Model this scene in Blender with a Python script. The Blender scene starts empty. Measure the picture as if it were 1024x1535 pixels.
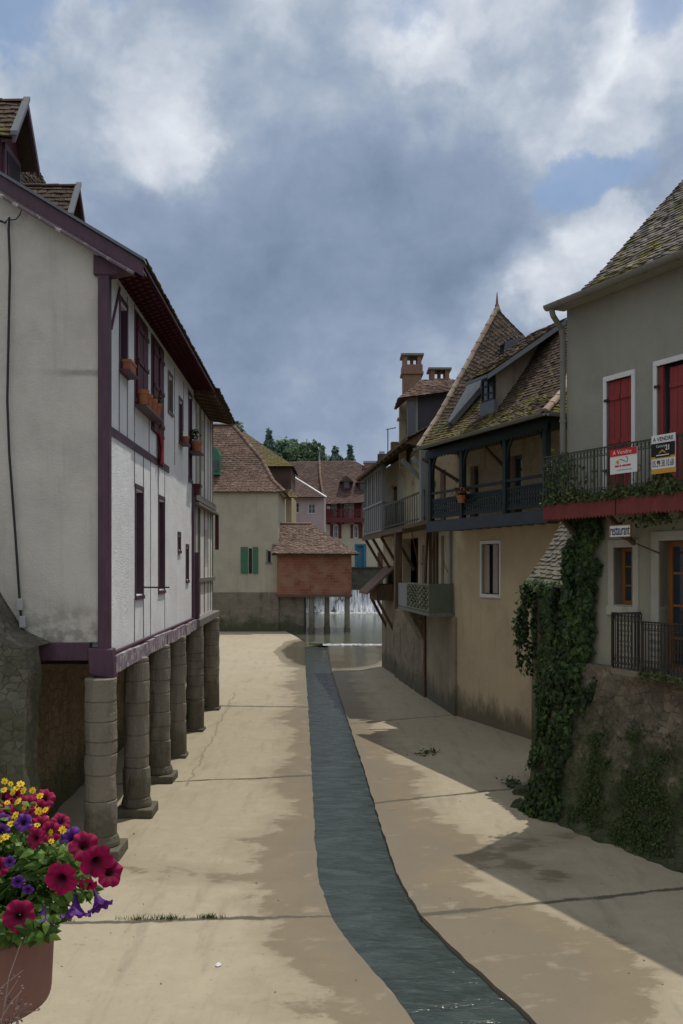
import bpy, bmesh, math, random
import numpy as np
from mathutils import Vector, Matrix, noise as mnoise
R = math.radians
rnd = random.Random(7)
sc = bpy.context.scene
COL = sc.collection

# ------------------------------------------------------------------ camera, sun, sky, exposure
F_PX, HOR, CAM_Z = 1400.0, 850.0, 4.0          # focal length in photo pixels, horizon row, eye height
cam_d = bpy.data.cameras.new("camera"); cam = bpy.data.objects.new("camera", cam_d); COL.objects.link(cam)
cam.location = (0, 0, CAM_Z); cam.rotation_euler = (R(90), 0, 0)
cam_d.sensor_fit = 'VERTICAL'; cam_d.sensor_height = 36; cam_d.lens = F_PX/1535*36
cam_d.shift_y = (HOR-767.5)/1535
cam_d.clip_start = 0.05; cam_d.clip_end = 4000
sc.camera = cam
SUN_EL, SUN_AZ = 70.0, 54.0                    # azimuth counted from +X towards +Y
sd = Vector((math.cos(R(SUN_EL))*math.cos(R(SUN_AZ)), math.cos(R(SUN_EL))*math.sin(R(SUN_AZ)), math.sin(R(SUN_EL))))
sun_d = bpy.data.lights.new("sun", 'SUN'); sun_d.energy = 2.9; sun_d.angle = R(0.5); sun_d.color = (1, .95, .87)
sun = bpy.data.objects.new("sun", sun_d); COL.objects.link(sun)
sun.rotation_euler = sd.to_track_quat('Z', 'Y').to_euler(); sun.location = sd*60
sc.view_settings.view_transform = 'Standard'; sc.view_settings.look = 'None'
sc.view_settings.exposure = 0.0; sc.view_settings.gamma = 1.0

def lin(c):
    return tuple(((v/255)/12.92 if v/255 <= .04045 else ((v/255+.055)/1.055)**2.4) for v in c)

class NT:
    """tiny node helper"""
    def __init__(s, tree): s.t = tree; s.n = tree.nodes; s.l = tree.links
    def new(s, kind, **kw):
        o = s.n.new(kind)
        for k, v in kw.items(): setattr(o, k, v)
        return o
    def put(s, sock, v):
        if isinstance(v, bpy.types.NodeSocket): s.l.new(v, sock)
        elif v is not None:
            if sock.type == 'RGBA' and len(v) == 3: v = (*v, 1)
            sock.default_value = v
    def math(s, op, a, b=None, c=None, clamp=False):
        o = s.new('ShaderNodeMath', operation=op, use_clamp=clamp)
        s.put(o.inputs[0], a)
        if b is not None: s.put(o.inputs[1], b)
        if c is not None: s.put(o.inputs[2], c)
        return o.outputs[0]
    def vmath(s, op, a, b=None):
        o = s.new('ShaderNodeVectorMath', operation=op)
        s.put(o.inputs[0], a)
        if b is not None: s.put(o.inputs[1], b)
        return o.outputs[1] if op in ('DOT_PRODUCT', 'LENGTH', 'DISTANCE') else o.outputs[0]
    def noise(s, vec, scale=5, detail=4, rough=.55, dist=0, out=0):
        o = s.new('ShaderNodeTexNoise'); s.put(o.inputs['Vector'], vec)
        s.put(o.inputs['Scale'], scale); s.put(o.inputs['Detail'], detail)
        s.put(o.inputs['Roughness'], rough); s.put(o.inputs['Distortion'], dist)
        return o.outputs[out]
    def vor(s, vec, scale=5, feature='F1', out='Distance', rand=1):
        o = s.new('ShaderNodeTexVoronoi', feature=feature); s.put(o.inputs['Vector'], vec)
        s.put(o.inputs['Scale'], scale); s.put(o.inputs['Randomness'], rand)
        return o.outputs[out]
    def mix(s, f, a, b, blend='MIX'):
        o = s.new('ShaderNodeMix', data_type='RGBA', blend_type=blend)
        s.put(o.inputs[0], f); s.put(o.inputs[6], a); s.put(o.inputs[7], b)
        return o.outputs[2]
    def ramp(s, f, stops, interp='LINEAR'):
        o = s.new('ShaderNodeValToRGB'); cr = o.color_ramp; cr.interpolation = interp
        while len(cr.elements) < len(stops): cr.elements.new(.5)
        for e, (p, c) in zip(cr.elements, stops):
            e.position = p
            e.color = (c, c, c, 1) if isinstance(c, (int, float)) else (*c, 1)
        s.put(o.inputs[0], f)
        return o.outputs[0]
    def step(s, f, a, b):
        o = s.new('ShaderNodeMapRange', interpolation_type='SMOOTHSTEP', clamp=True)
        s.put(o.inputs[0], f); s.put(o.inputs[1], a); s.put(o.inputs[2], b)
        s.put(o.inputs[3], 0.0); s.put(o.inputs[4], 1.0)
        return o.outputs[0]
    def scale(s, vec, xyz):
        return s.vmath('MULTIPLY', vec, xyz)
    def sep(s, vec):
        o = s.new('ShaderNodeSeparateXYZ'); s.put(o.inputs[0], vec); return o.outputs
    def comb(s, x=0., y=0., z=0.):
        o = s.new('ShaderNodeCombineXYZ')
        for i, v in enumerate((x, y, z)): s.put(o.inputs[i], v)
        return o.outputs[0]

world = bpy.data.worlds.new("World"); sc.world = world; world.use_nodes = True
def build_sky():
    t = NT(world.node_tree); t.n.clear()
    out = t.new('ShaderNodeOutputWorld'); bg = t.new('ShaderNodeBackground')
    t.l.new(bg.outputs[0], out.inputs[0]); bg.inputs['Strength'].default_value = 0.1
    sky = t.new('ShaderNodeTexSky', sky_type='NISHITA'); sky.sun_disc = False
    sky.sun_elevation = R(SUN_EL); sky.sun_rotation = math.atan2(sd.x, sd.y); sky.altitude = 100
    d = t.new('ShaderNodeTexCoord').outputs['Generated']
    x, y, z = t.sep(d)
    # clouds lie on a flat layer high above: look-up point on that layer
    zz = t.math('ADD', t.math('MAXIMUM', z, 0.0), .22)
    lay = t.comb(t.math('DIVIDE', x, zz), t.math('DIVIDE', y, zz), t.math('MULTIPLY', z, 1.5))
    big = t.noise(lay, 1.5, 5, .5, .35)
    fine = t.noise(d, 5.5, 9, .56, .35)
    puff = t.noise(t.scale(d, (1, 1, 1.3)), 17, 8, .62, .2)
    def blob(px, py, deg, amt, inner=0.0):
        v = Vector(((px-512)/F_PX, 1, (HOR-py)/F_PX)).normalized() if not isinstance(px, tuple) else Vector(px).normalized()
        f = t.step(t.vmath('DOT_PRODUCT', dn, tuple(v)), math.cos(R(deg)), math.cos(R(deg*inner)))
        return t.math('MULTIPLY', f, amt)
    # wobble the direction so the cloud masses get ragged edges
    wob = t.vmath('SUBTRACT', t.noise(d, 7, 6, .6, 0, 1), (.5, .5, .5))
    dn = t.vmath('NORMALIZE', t.vmath('ADD', d, t.vmath('MULTIPLY', wob, (.16, .16, .16))))
    def total(lst):
        s = blob(*lst[0])
        for b in lst[1:]: s = t.math('ADD', s, blob(*b))
        return s
    mass = total([(430, 500, 13, -.15), (300, 360, 8, -.06), (700, 350, 7, -.13), (620, 210, 6, -.07), (960, 215, 4, -.10), (140, 420, 8, -.03), (380, 150, 5, -.05), ((0, .1, 1), 0, 48, .55), ((0, -1, .55), 0, 60, .40), ((1, .2, .8), 0, 40, .3), ((-1, 0, .8), 0, 40, .3),  # overhead, rear and side vectors: unseen bright cloud added to raise ambient light
                  (110, 110, 7.5, .20), (230, 175, 3.5, .14), (450, -20, 13, .12), (800, 60, 11, .16), (640, 75, 2.6, .18), (965, 70, 4, .18),
                  (990, 120, 5, .12), (880, 410, 4.6, .24), (780, 450, 3.6, .20), (905, 370, 3, .12), (520, 640, 11, .14), (600, 560, 5, .06), (870, 230, 4, .10),
                  (520, 250, 16, .03)])
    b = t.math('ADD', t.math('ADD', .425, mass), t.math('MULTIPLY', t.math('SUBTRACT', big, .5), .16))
    b = t.math('ADD', b, t.math('MULTIPLY', t.math('SUBTRACT', fine, .5), .55))
    b = t.math('ADD', b, t.math('MULTIPLY', t.math('SUBTRACT', puff, .5), .30))
    bil = t.math('ABSOLUTE', t.math('SUBTRACT', t.noise(t.vmath('ADD', t.scale(d, (1, 1, 1.4)), t.vmath('MULTIPLY', wob, (.10, .10, .10))), 7.5, 4, .55), .5))
    b = t.math('ADD', b, t.math('MULTIPLY', t.math('SUBTRACT', bil, .10), t.math('ADD', .35, t.math('MULTIPLY', mass, 2.2))))
    crisp = t.math('MULTIPLY', t.step(t.math('ADD', t.math('ADD', t.math('MULTIPLY', fine, .75), t.math('MULTIPLY', puff, .25)), t.math('MULTIPLY', mass, .75)), .52, .70), .07)
    b = t.math('ADD', b, crisp)
    k = 10.0
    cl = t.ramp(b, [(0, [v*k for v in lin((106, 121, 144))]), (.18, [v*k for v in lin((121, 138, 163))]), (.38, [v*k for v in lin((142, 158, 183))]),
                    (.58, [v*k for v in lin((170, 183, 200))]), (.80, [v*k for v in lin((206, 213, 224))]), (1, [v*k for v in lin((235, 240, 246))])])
    gap = total([(20, 20, 3.2, .8), (150, -10, 2.5, .7), (850, 272, 2.4, .8), (925, 255, 1.8, .6), (620, -5, 2.5, .5), (1000, 0, 2.5, .6), (845, 160, 1.5, .3), (60, 140, 1.5, .4)])
    gap = t.math('MULTIPLY', t.step(t.math('ADD', gap, t.math('MULTIPLY', t.math('SUBTRACT', fine, .5), 1.3)), .25, .85), .8)
    blue = t.mix(.5, sky.outputs[0], [v*k for v in lin((136, 166, 206))])
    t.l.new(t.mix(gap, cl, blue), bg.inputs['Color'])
build_sky()

# ------------------------------------------------------------------ material helpers
MATS = {}
class Mat(NT):
    def __init__(s, name):
        m = bpy.data.materials.new(name); m.use_nodes = True
        super().__init__(m.node_tree); s.m = m; s.n.clear()
        s.out = s.new('ShaderNodeOutputMaterial'); s.b = s.new('ShaderNodeBsdfPrincipled')
        s.l.new(s.b.outputs[0], s.out.inputs[0])
        s.b.inputs['Specular IOR Level'].default_value = .3
        s.pos = s.new('ShaderNodeNewGeometry').outputs['Position']
        MATS[name] = m
    def base(s, c): s.put(s.b.inputs['Base Color'], c); return s
    def rough(s, v): s.put(s.b.inputs['Roughness'], v); return s
    def bump(s, h, strength=.4, dist=.02):
        o = s.new('ShaderNodeBump'); s.put(o.inputs['Height'], h); o.inputs['Strength'].default_value = strength; o.inputs['Distance'].default_value = dist
        s.l.new(o.outputs[0], s.b.inputs['Normal']); return s
    def attr(s, name):
        o = s.new('ShaderNodeAttribute', attribute_name=name); return o

def mul(c, k): return tuple(v*k for v in c)

def plaster(name, c, dark=.72, stain=(.12, .11, .09), stain_amt=.35, low=None, rough=.9, bump=.35, patch=None, fine=40, band=None):
    m = Mat(name); p = m.pos
    n1 = m.noise(p, .9, 6, .62, .4); n2 = m.noise(p, 6, 6, .6)
    col = m.mix(m.step(n1, .35, .7), c, mul(c, dark))
    col = m.mix(m.math('MULTIPLY', m.step(n2, .45, .8), .35), col, mul(c, 1.14))
    st = m.noise(m.scale(p, (3.5, 3.5, .28)), 1.2, 6, .65)
    col = m.mix(m.math('MULTIPLY', m.step(st, .52, .74), stain_amt), col, stain)
    if patch:      # flaked areas showing another colour, (colour, threshold)
        pn = m.noise(p, 1.1, 8, .7, .6)
        col = m.mix(m.step(pn, patch[1], patch[1]+.03), col, patch[0])
    if band:       # old horizontal crack with a grey bloom: (z, x from, x to)
        px_, _, pz_ = m.sep(p)
        dz = m.math('ABSOLUTE', m.math('ADD', m.math('SUBTRACT', pz_, band[0]), m.math('MULTIPLY', m.math('SUBTRACT', m.noise(p, 2.5, 6, .65), .5), .16)))
        f = m.math('MULTIPLY', m.math('SUBTRACT', 1, m.step(dz, .015, .075)), m.step(px_, band[1], band[2]))
        col = m.mix(m.math('MULTIPLY', f, .5), col, (.15, .14, .12))
        g = m.math('MULTIPLY', m.math('SUBTRACT', 1, m.step(m.math('ADD', pz_, m.math('MULTIPLY', n1, -.8)), 2.6, 3.3)), .6)
        col = m.mix(m.math('MULTIPLY', g, m.step(n2, .4, .6)), col, (.14, .13, .105))
    if low:        # (height, colour): damp growth up to about that height
        z = m.sep(p)[2]
        f = m.math('ADD', z, m.math('MULTIPLY', m.math('SUBTRACT', m.noise(m.scale(p, (1, 1, .5)), 1.6, 7, .7), .5), low[0]*2.2))
        col = m.mix(m.math('MULTIPLY', m.math('SUBTRACT', 1, m.step(f, low[0]*.3, low[0]*1.1)), .85), col, low[1])
    m.base(col).rough(rough)
    h = m.math('ADD', m.noise(p, fine, 4, .6), m.math('MULTIPLY', m.noise(p, 2.2, 5, .6), 1.6))
    return m.bump(h, bump, .03).m

def rubble(name, cols, mortar, scale=4.2, mort_w=.05, moss=None, flat=1.5, bump=.8, plaster_over=None, light=None):
    m = Mat(name); p = m.pos
    q = m.vmath('ADD', m.scale(p, (1, 1, flat)), m.scale(m.noise(p, 2.5, 4, .6, 0, 1), (.22, .22, .22)))
    q = m.vmath('ADD', q, m.scale(m.noise(p, 9, 4, .6, 0, 1), (.10, .10, .10)))
    e = m.vor(q, scale, 'DISTANCE_TO_EDGE'); cid = m.vor(q, scale, 'F1', 'Color')
    r = m.math('ADD', m.math('MULTIPLY', m.sep(cid)[0], .6), m.math('MULTIPLY', m.noise(p, 3.2, 6, .7), .4))
    e = m.math('ADD', e, m.math('MULTIPLY', m.math('SUBTRACT', m.noise(p, 3.3, 6, .7), .42), .22))
    k = len(cols)-1
    col = m.ramp(r, [(i/k, c) for i, c in enumerate(cols)])
    col = m.mix(.35, col, m.mix(m.noise(p, 14, 6, .65), mul(cols[0], .45), mul(cols[-1], 1.25)))
    f = m.step(e, mort_w*.35, mort_w)
    col = m.mix(f, mortar, col)
    col = m.mix(m.math('MULTIPLY', m.step(m.noise(m.scale(p, (1.5, 1.5, .5)), 1.3, 6, .65), .5, .72), .55), col, mul(cols[0], .35))
    hgt = m.math('ADD', m.math('MULTIPLY', f, .8), m.math('MULTIPLY', m.noise(p, 18, 5, .65), .6))
    if plaster_over:
        f2 = m.math('MULTIPLY', m.step(m.noise(m.scale(p, (1, 1, .8)), 1.5, 9, .72), plaster_over[1], plaster_over[1]+.16), .8)
        pc = m.mix(m.noise(m.scale(p, (3, 3, .6)), 2, 6, .65), mul(plaster_over[0], .5), mul(plaster_over[0], 1.1))
        col = m.mix(f2, col, pc); hgt = m.mix(f2, hgt, m.math('MULTIPLY', m.noise(p, 25, 4, .6), .4))
    if moss:       # (colour, top height, amount)
        z = m.sep(p)[2]
        g = m.math('ADD', z, m.math('MULTIPLY', m.math('SUBTRACT', m.noise(p, 1.4, 8, .72), .5), moss[1]*2.6))
        col = m.mix(m.math('MULTIPLY', m.math('SUBTRACT', 1, m.step(g, moss[1]*.35, moss[1]*1.05)), moss[2]), col, m.mix(m.noise(p, 9, 5, .7), mul(moss[0], .4), mul(moss[0], 1.6)))
    m.base(col).rough(.93)
    return m.bump(hgt, bump, .05).m

def bricks(name, t, c1, c2, mortar, bw=.24, bh=.07):
    m = Mat(name)
    u = m.vmath('DOT_PRODUCT', m.pos, tuple(t)); z = m.sep(m.pos)[2]
    b = m.new('ShaderNodeTexBrick'); b.offset = .5
    wob = m.noise(m.pos, 3, 3, .6)
    m.put(b.inputs['Vector'], m.comb(u, m.math('ADD', z, m.math('MULTIPLY', wob, .05)), 0.))
    m.put(b.inputs['Color1'], c1); m.put(b.inputs['Color2'], c2); m.put(b.inputs['Mortar'], mortar)
    b.inputs['Scale'].default_value = 1; b.inputs['Brick Width'].default_value = bw; b.inputs['Row Height'].default_value = bh
    b.inputs['Mortar Size'].default_value = .010; b.inputs['Bias'].default_value = 0
    col = m.mix(m.step(m.noise(m.pos, 1.4, 7, .68), .38, .68), b.outputs['Color'], mortar, 'MIX')
    col = m.mix(.45, col, m.mix(m.noise(m.pos, 7, 6, .7), mul(c1, .4), mul(c2, 1.3)))
    m.base(col).rough(.92)
    return m.bump(m.math('ADD', b.outputs['Fac'], m.noise(m.pos, 16, 4, .6)), .5, .02).m

def wood(name, c, dark=.55, rough=.75, peel=None, vec=(9, 9, .7), bump=.3):
    m = Mat(name); q = m.scale(m.pos, vec)
    n = m.noise(q, 2.5, 6, .65, .3)
    col = m.mix(m.step(n, .3, .72), mul(c, dark), c)
    col = m.mix(m.math('MULTIPLY', m.noise(m.pos, 3, 5, .6), .35), col, mul(c, 1.35))
    if peel: col = m.mix(m.step(m.noise(m.pos, 5.5, 8, .7, .4), peel[1], peel[1]+.05), col, peel[0])
    m.base(col).rough(rough)
    return m.bump(n, bump, .012).m

def tiles(name, stops, moss=(.10, .10, .02), moss_amt=.0, lichen=.15, rough=.9):
    """tiles: each one carries its own random tint; moss sits in patches, thicker near the eave"""
    m = Mat(name); a = m.attr('tint'); r, g, b = m.sep(a.outputs['Vector'])
    col = m.ramp(r, stops)
    n = m.noise(m.pos, 12, 6, .68)
    col = m.mix(.4, col, m.mix(n, mul(stops[0][1], .55), mul(stops[-1][1], 1.15)))
    col = m.mix(m.math('MULTIPLY', m.step(m.noise(m.pos, 22, 5, .7), .60, .70), lichen), col, (.36, .35, .30))
    col = m.mix(m.math('MULTIPLY', m.step(m.noise(m.pos, 1.3, 5, .6), .45, .7), .45), col, mul(stops[0][1], .6))
    if moss_amt:
        f = m.math('ADD', m.noise(m.pos, 2.0, 8, .7), m.math('MULTIPLY', m.math('SUBTRACT', .5, b), .30))
        f = m.step(m.math('ADD', f, m.math('MULTIPLY', m.math('SUBTRACT', g, .5), .18)), .72-moss_amt*.4, .80-moss_amt*.4)
        col = m.mix(m.math('MULTIPLY', f, .9), col, m.mix(m.noise(m.pos, 9, 5, .7), mul(moss, .45), mul(moss, 1.7)))
    m.base(col).rough(rough)
    return m.bump(m.noise(m.pos, 30, 5, .65), .4, .015).m

def leafmat(name, c0, c1, c2, rough=.55, trans=.25):
    m = Mat(name); r = m.sep(m.attr('tint').outputs['Vector'])[0]
    col = m.ramp(r, [(0, c0), (.55, c1), (1, c2)])
    m.base(col).rough(rough)
    tr = m.new('ShaderNodeBsdfTranslucent'); m.put(tr.inputs[0], col)
    mx = m.new('ShaderNodeMixShader'); mx.inputs[0].default_value = trans
    m.l.new(m.b.outputs[0], mx.inputs[1]); m.l.new(tr.outputs[0], mx.inputs[2]); m.l.new(mx.outputs[0], m.out.inputs[0])
    return m.m

def plain(name, c, rough=.6, var=.25, metal=0, spec=.3, bump=.15, scale=8):
    m = Mat(name); n = m.noise(m.pos, scale, 6, .65)
    m.base(m.mix(n, mul(c, 1-var), mul(c, 1+var))).rough(rough)
    m.b.inputs['Metallic'].default_value = metal; m.b.inputs['Specular IOR Level'].default_value = spec
    if bump: m.bump(n, bump, .01)
    return m.m

def glassmat(name, c=(.018, .022, .027)):
    m = Mat(name); m.base(m.mix(m.noise(m.pos, 1.5, 2), c, mul(c, 2.2))).rough(.12)
    m.b.inputs['Specular IOR Level'].default_value = .5
    return m.bump(m.noise(m.pos, 3, 2), .05, .02).m

# ------------------------------------------------------------------ mesh helpers
BASE = {}                                         # object name -> world location of its thing's root
def P(px, py, Y):                                 # point at depth Y seen at photo pixel
    return Vector(((px-512)/F_PX*Y, Y, CAM_Z+(HOR-py)/F_PX*Y))
def G(px, py):                                    # point on the stream bed (z = 0)
    Y = F_PX*CAM_Z/(py-HOR); return Vector(((px-512)/F_PX*Y, Y, 0))

class MB:
    def __init__(s): s.v = []; s.f = []; s.t = []
    def add(s, pts, faces, tint=(.5, .5, .5)):
        k = len(s.v); s.v.extend([tuple(p) for p in pts]); s.t.extend([tint]*len(pts) if not isinstance(tint, list) else tint)
        s.f.extend([tuple(i+k for i in f) for f in faces]); return s
    def poly(s, pts, tint=(.5, .5, .5)): return s.add(pts, [tuple(range(len(pts)))], tint)
    def para(s, o, a, b, c, tint=(.5, .5, .5)):     # parallelepiped
        o, a, b, c = map(Vector, (o, a, b, c))
        pts = [o, o+a, o+a+b, o+b, o+c, o+a+c, o+a+b+c, o+b+c]
        return s.add(pts, [(0, 3, 2, 1), (4, 5, 6, 7), (0, 1, 5, 4), (1, 2, 6, 5), (2, 3, 7, 6), (3, 0, 4, 7)], tint)
    def box(s, x0, x1, y0, y1, z0, z1): return s.para((x0, y0, z0), (x1-x0, 0, 0), (0, y1-y0, 0), (0, 0, z1-z0))
    def prism(s, pts, vec):
        pts = [Vector(p) for p in pts]; vec = Vector(vec); n = len(pts)
        fs = [tuple(range(n))[::-1], tuple(range(n, 2*n))] + [(i, (i+1) % n, (i+1) % n+n, i+n) for i in range(n)]
        return s.add(pts+[p+vec for p in pts], fs)
    def bar(s, p, q, w, h=None, up=(0, 0, 1)):       # square bar between two points
        p, q = Vector(p), Vector(q); d = q-p; h = h or w
        x = d.cross(Vector(up))
        if x.length < 1e-6: x = d.cross(Vector((1, 0, 0)))
        x.normalize(); y = x.cross(d).normalized()
        return s.para(p-x*w/2-y*h/2, x*w, y*h, d)
    def tube(s, pts, r, n=8, cap=True):
        pts = [Vector(p) for p in pts]; rs = r if isinstance(r, (list, tuple)) else [r]*len(pts)
        k = len(s.v); ref = None
        for i, p in enumerate(pts):
            d = (pts[min(i+1, len(pts)-1)]-pts[max(i-1, 0)]).normalized()
            if ref is None: ref = d.orthogonal().normalized()
            x = (ref-d*ref.dot(d)).normalized(); ref = x; y = d.cross(x)
            for j in range(n):
                a = 2*math.pi*j/n; s.v.append(tuple(p+(x*math.cos(a)+y*math.sin(a))*rs[i])); s.t.append((.5, .5, .5))
        for i in range(len(pts)-1):
            for j in range(n):
                s.f.append((k+i*n+j, k+i*n+(j+1) % n, k+(i+1)*n+(j+1) % n, k+(i+1)*n+j))
        if cap: s.f.append(tuple(k+j for j in range(n))[::-1]); s.f.append(tuple(k+(len(pts)-1)*n+j for j in range(n)))
        return s
    def lathe(s, c, prof, n=20, wob=0, seed=0):
        c = Vector(c); k = len(s.v)
        for i, (r, z) in enumerate(prof):
            for j in range(n):
                a = 2*math.pi*j/n
                rr = r*(1+(wob*mnoise.noise(Vector((math.cos(a)*2+seed, math.sin(a)*2, z*3))) if wob else 0))
                s.v.append((c.x+rr*math.cos(a), c.y+rr*math.sin(a), c.z+z)); s.t.append((.5, .5, .5))
        for i in range(len(prof)-1):
            for j in range(n): s.f.append((k+i*n+j, k+i*n+(j+1) % n, k+(i+1)*n+(j+1) % n, k+(i+1)*n+j))
        s.f.append(tuple(k+j for j in range(n))[::-1]); s.f.append(tuple(k+(len(prof)-1)*n+j for j in range(n)))
        return s
    def grid(s, fn, us, vs):
        k = len(s.v); nu = len(us)
        for v in vs:
            for u in us: s.v.append(tuple(fn(u, v))); s.t.append((.5, .5, .5))
        for j in range(len(vs)-1):
            for i in range(nu-1): s.f.append((k+j*nu+i, k+j*nu+i+1, k+(j+1)*nu+i+1, k+(j+1)*nu+i))
        return s
    def build(s, name, mat, parent=None, bevel=0, smooth=False, subd=0):
        me = bpy.data.meshes.new(name)
        off = BASE.get(parent.name, Vector()) if parent else Vector()
        me.from_pydata([(x-off.x, y-off.y, z-off.z) for x, y, z in s.v], [], s.f)
        at = me.attributes.new('tint', 'FLOAT_VECTOR', 'POINT')
        at.data.foreach_set('vector', np.array(s.t, dtype=np.float32).ravel())
        me.materials.append(mat)
        if smooth: me.polygons.foreach_set('use_smooth', [True]*len(me.polygons))
        me.update()
        o = bpy.data.objects.new(name, me); COL.objects.link(o)
        if parent: o.parent = parent; BASE[o.name] = off
        else: BASE[o.name] = Vector()
        if bevel:
            b = o.modifiers.new('bevel', 'BEVEL'); b.width = bevel; b.segments = 2; b.limit_method = 'ANGLE'; b.angle_limit = R(40)
        if subd:
            b = o.modifiers.new('subsurf', 'SUBSURF'); b.levels = subd; b.render_levels = subd
        return o

class Fr:
    """frame of a facade: s along it, d into the building, z up"""
    def __init__(s, o, t):
        s.o = Vector((o[0], o[1], 0)); s.t = Vector((t[0], t[1], 0)).normalized(); s.n = None
    def set_n(s, n): s.n = Vector((n[0], n[1], 0)).normalized(); return s
    def p(s, a, d, z): return s.o+s.t*a+s.n*d+Vector((0, 0, z))
    def box(s, mb, a0, a1, d0, d1, z0, z1): return mb.para(s.p(a0, d0, z0), s.t*(a1-a0), s.n*(d1-d0), Vector((0, 0, z1-z0)))
    def wall(s, mb, a0, a1, z0, z1, d0=0., th=.3, holes=(), topf=None):
        """slab with rectangular openings (reveals included)"""
        S = sorted({a0, a1, *[h[0] for h in holes], *[h[1] for h in holes]}); S = [v for v in S if a0-1e-6 <= v <= a1+1e-6]
        Z = sorted({z0, z1, *[h[2] for h in holes], *[h[3] for h in holes]}); Z = [v for v in Z if z0-1e-6 <= v <= z1+1e-6]
        def solid(i, j):
            if i < 0 or j < 0 or i >= len(S)-1 or j >= len(Z)-1: return False
            cs, cz = (S[i]+S[i+1])/2, (Z[j]+Z[j+1])/2
            return not any(h[0] < cs < h[1] and h[2] < cz < h[3] for h in holes)
        for i in range(len(S)-1):
            for j in range(len(Z)-1):
                if not solid(i, j): continue
                A, B, C, D = S[i], S[i+1], Z[j], Z[j+1]; q = s.p
                mb.poly([q(A, d0, C), q(B, d0, C), q(B, d0, D), q(A, d0, D)])
                mb.poly([q(A, d0+th, C), q(A, d0+th, D), q(B, d0+th, D), q(B, d0+th, C)])
                if not solid(i-1, j): mb.poly([q(A, d0, C), q(A, d0, D), q(A, d0+th, D), q(A, d0+th, C)])
                if not solid(i+1, j): mb.poly([q(B, d0, C), q(B, d0+th, C), q(B, d0+th, D), q(B, d0, D)])
                if not solid(i, j-1): mb.poly([q(A, d0, C), q(A, d0+th, C), q(B, d0+th, C), q(B, d0, C)])
                if not solid(i, j+1): mb.poly([q(A, d0, D), q(B, d0, D), q(B, d0+th, D), q(A, d0+th, D)])
        return mb

def thing(name, label, cat, loc=(0, 0, 0), group=None):
    o = bpy.data.objects.new(name, None); COL.objects.link(o); o.empty_display_size = .3
    o.location = loc; BASE[o.name] = Vector(loc)
    return tag(o, label, cat, group)
def tag(o, label, cat, group=None, kind=None):
    if label: o['label'] = label
    if cat: o['category'] = cat
    if group: o['group'] = group
    if kind: o['kind'] = kind
    return o
def struct(o, label=None, cat=None): return tag(o, label, cat, None, 'structure')

def window(fr, parent, a0, a1, z0, z1, d, fm, pm, nx=2, nz=3, fw=.05, dep=.05, bar=.025, name='window'):
    m = MB()
    fr.box(m, a0, a0+fw, d, d+dep, z0, z1); fr.box(m, a1-fw, a1, d, d+dep, z0, z1)
    fr.box(m, a0+fw, a1-fw, d, d+dep, z0, z0+fw); fr.box(m, a0+fw, a1-fw, d, d+dep, z1-fw, z1)
    for i in range(1, nx):
        a = a0+(a1-a0)*i/nx; w = bar*(1.6 if nx % 2 == 0 and i == nx//2 else 1)
        fr.box(m, a-w/2, a+w/2, d+.006, d+dep-.006, z0+fw, z1-fw)
    for i in range(1, nz):
        z = z0+(z1-z0)*i/nz; fr.box(m, a0+fw, a1-fw, d+.009, d+dep-.009, z-bar/2, z+bar/2)
    w = m.build(name, fm, parent)
    fr.box(MB(), 0, 0, 0, 0, 0, 0)
    g = MB(); fr.box(g, a0+.01, a1-.01, d+dep*.45, d+dep*.55, z0+.01, z1-.01); g.build('pane', pm, w)
    return w

def shutter(fr, parent, a0, a1, z0, z1, d, mat, boards=4, th=.035, name='shutter', ledges=True):
    m = MB(); w = (a1-a0)/boards
    for i in range(boards): fr.box(m, a0+i*w+.003, a0+(i+1)*w-.003, d+rnd.uniform(0, .003), d+th, z0, z1)
    if ledges:
        for k in (.12, .5, .86):
            z = z0+(z1-z0)*k; fr.box(m, a0+.01, a1-.01, d-.018, d+.001, z-.035, z+.035)
    return m.build(name, mat, parent)

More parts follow.
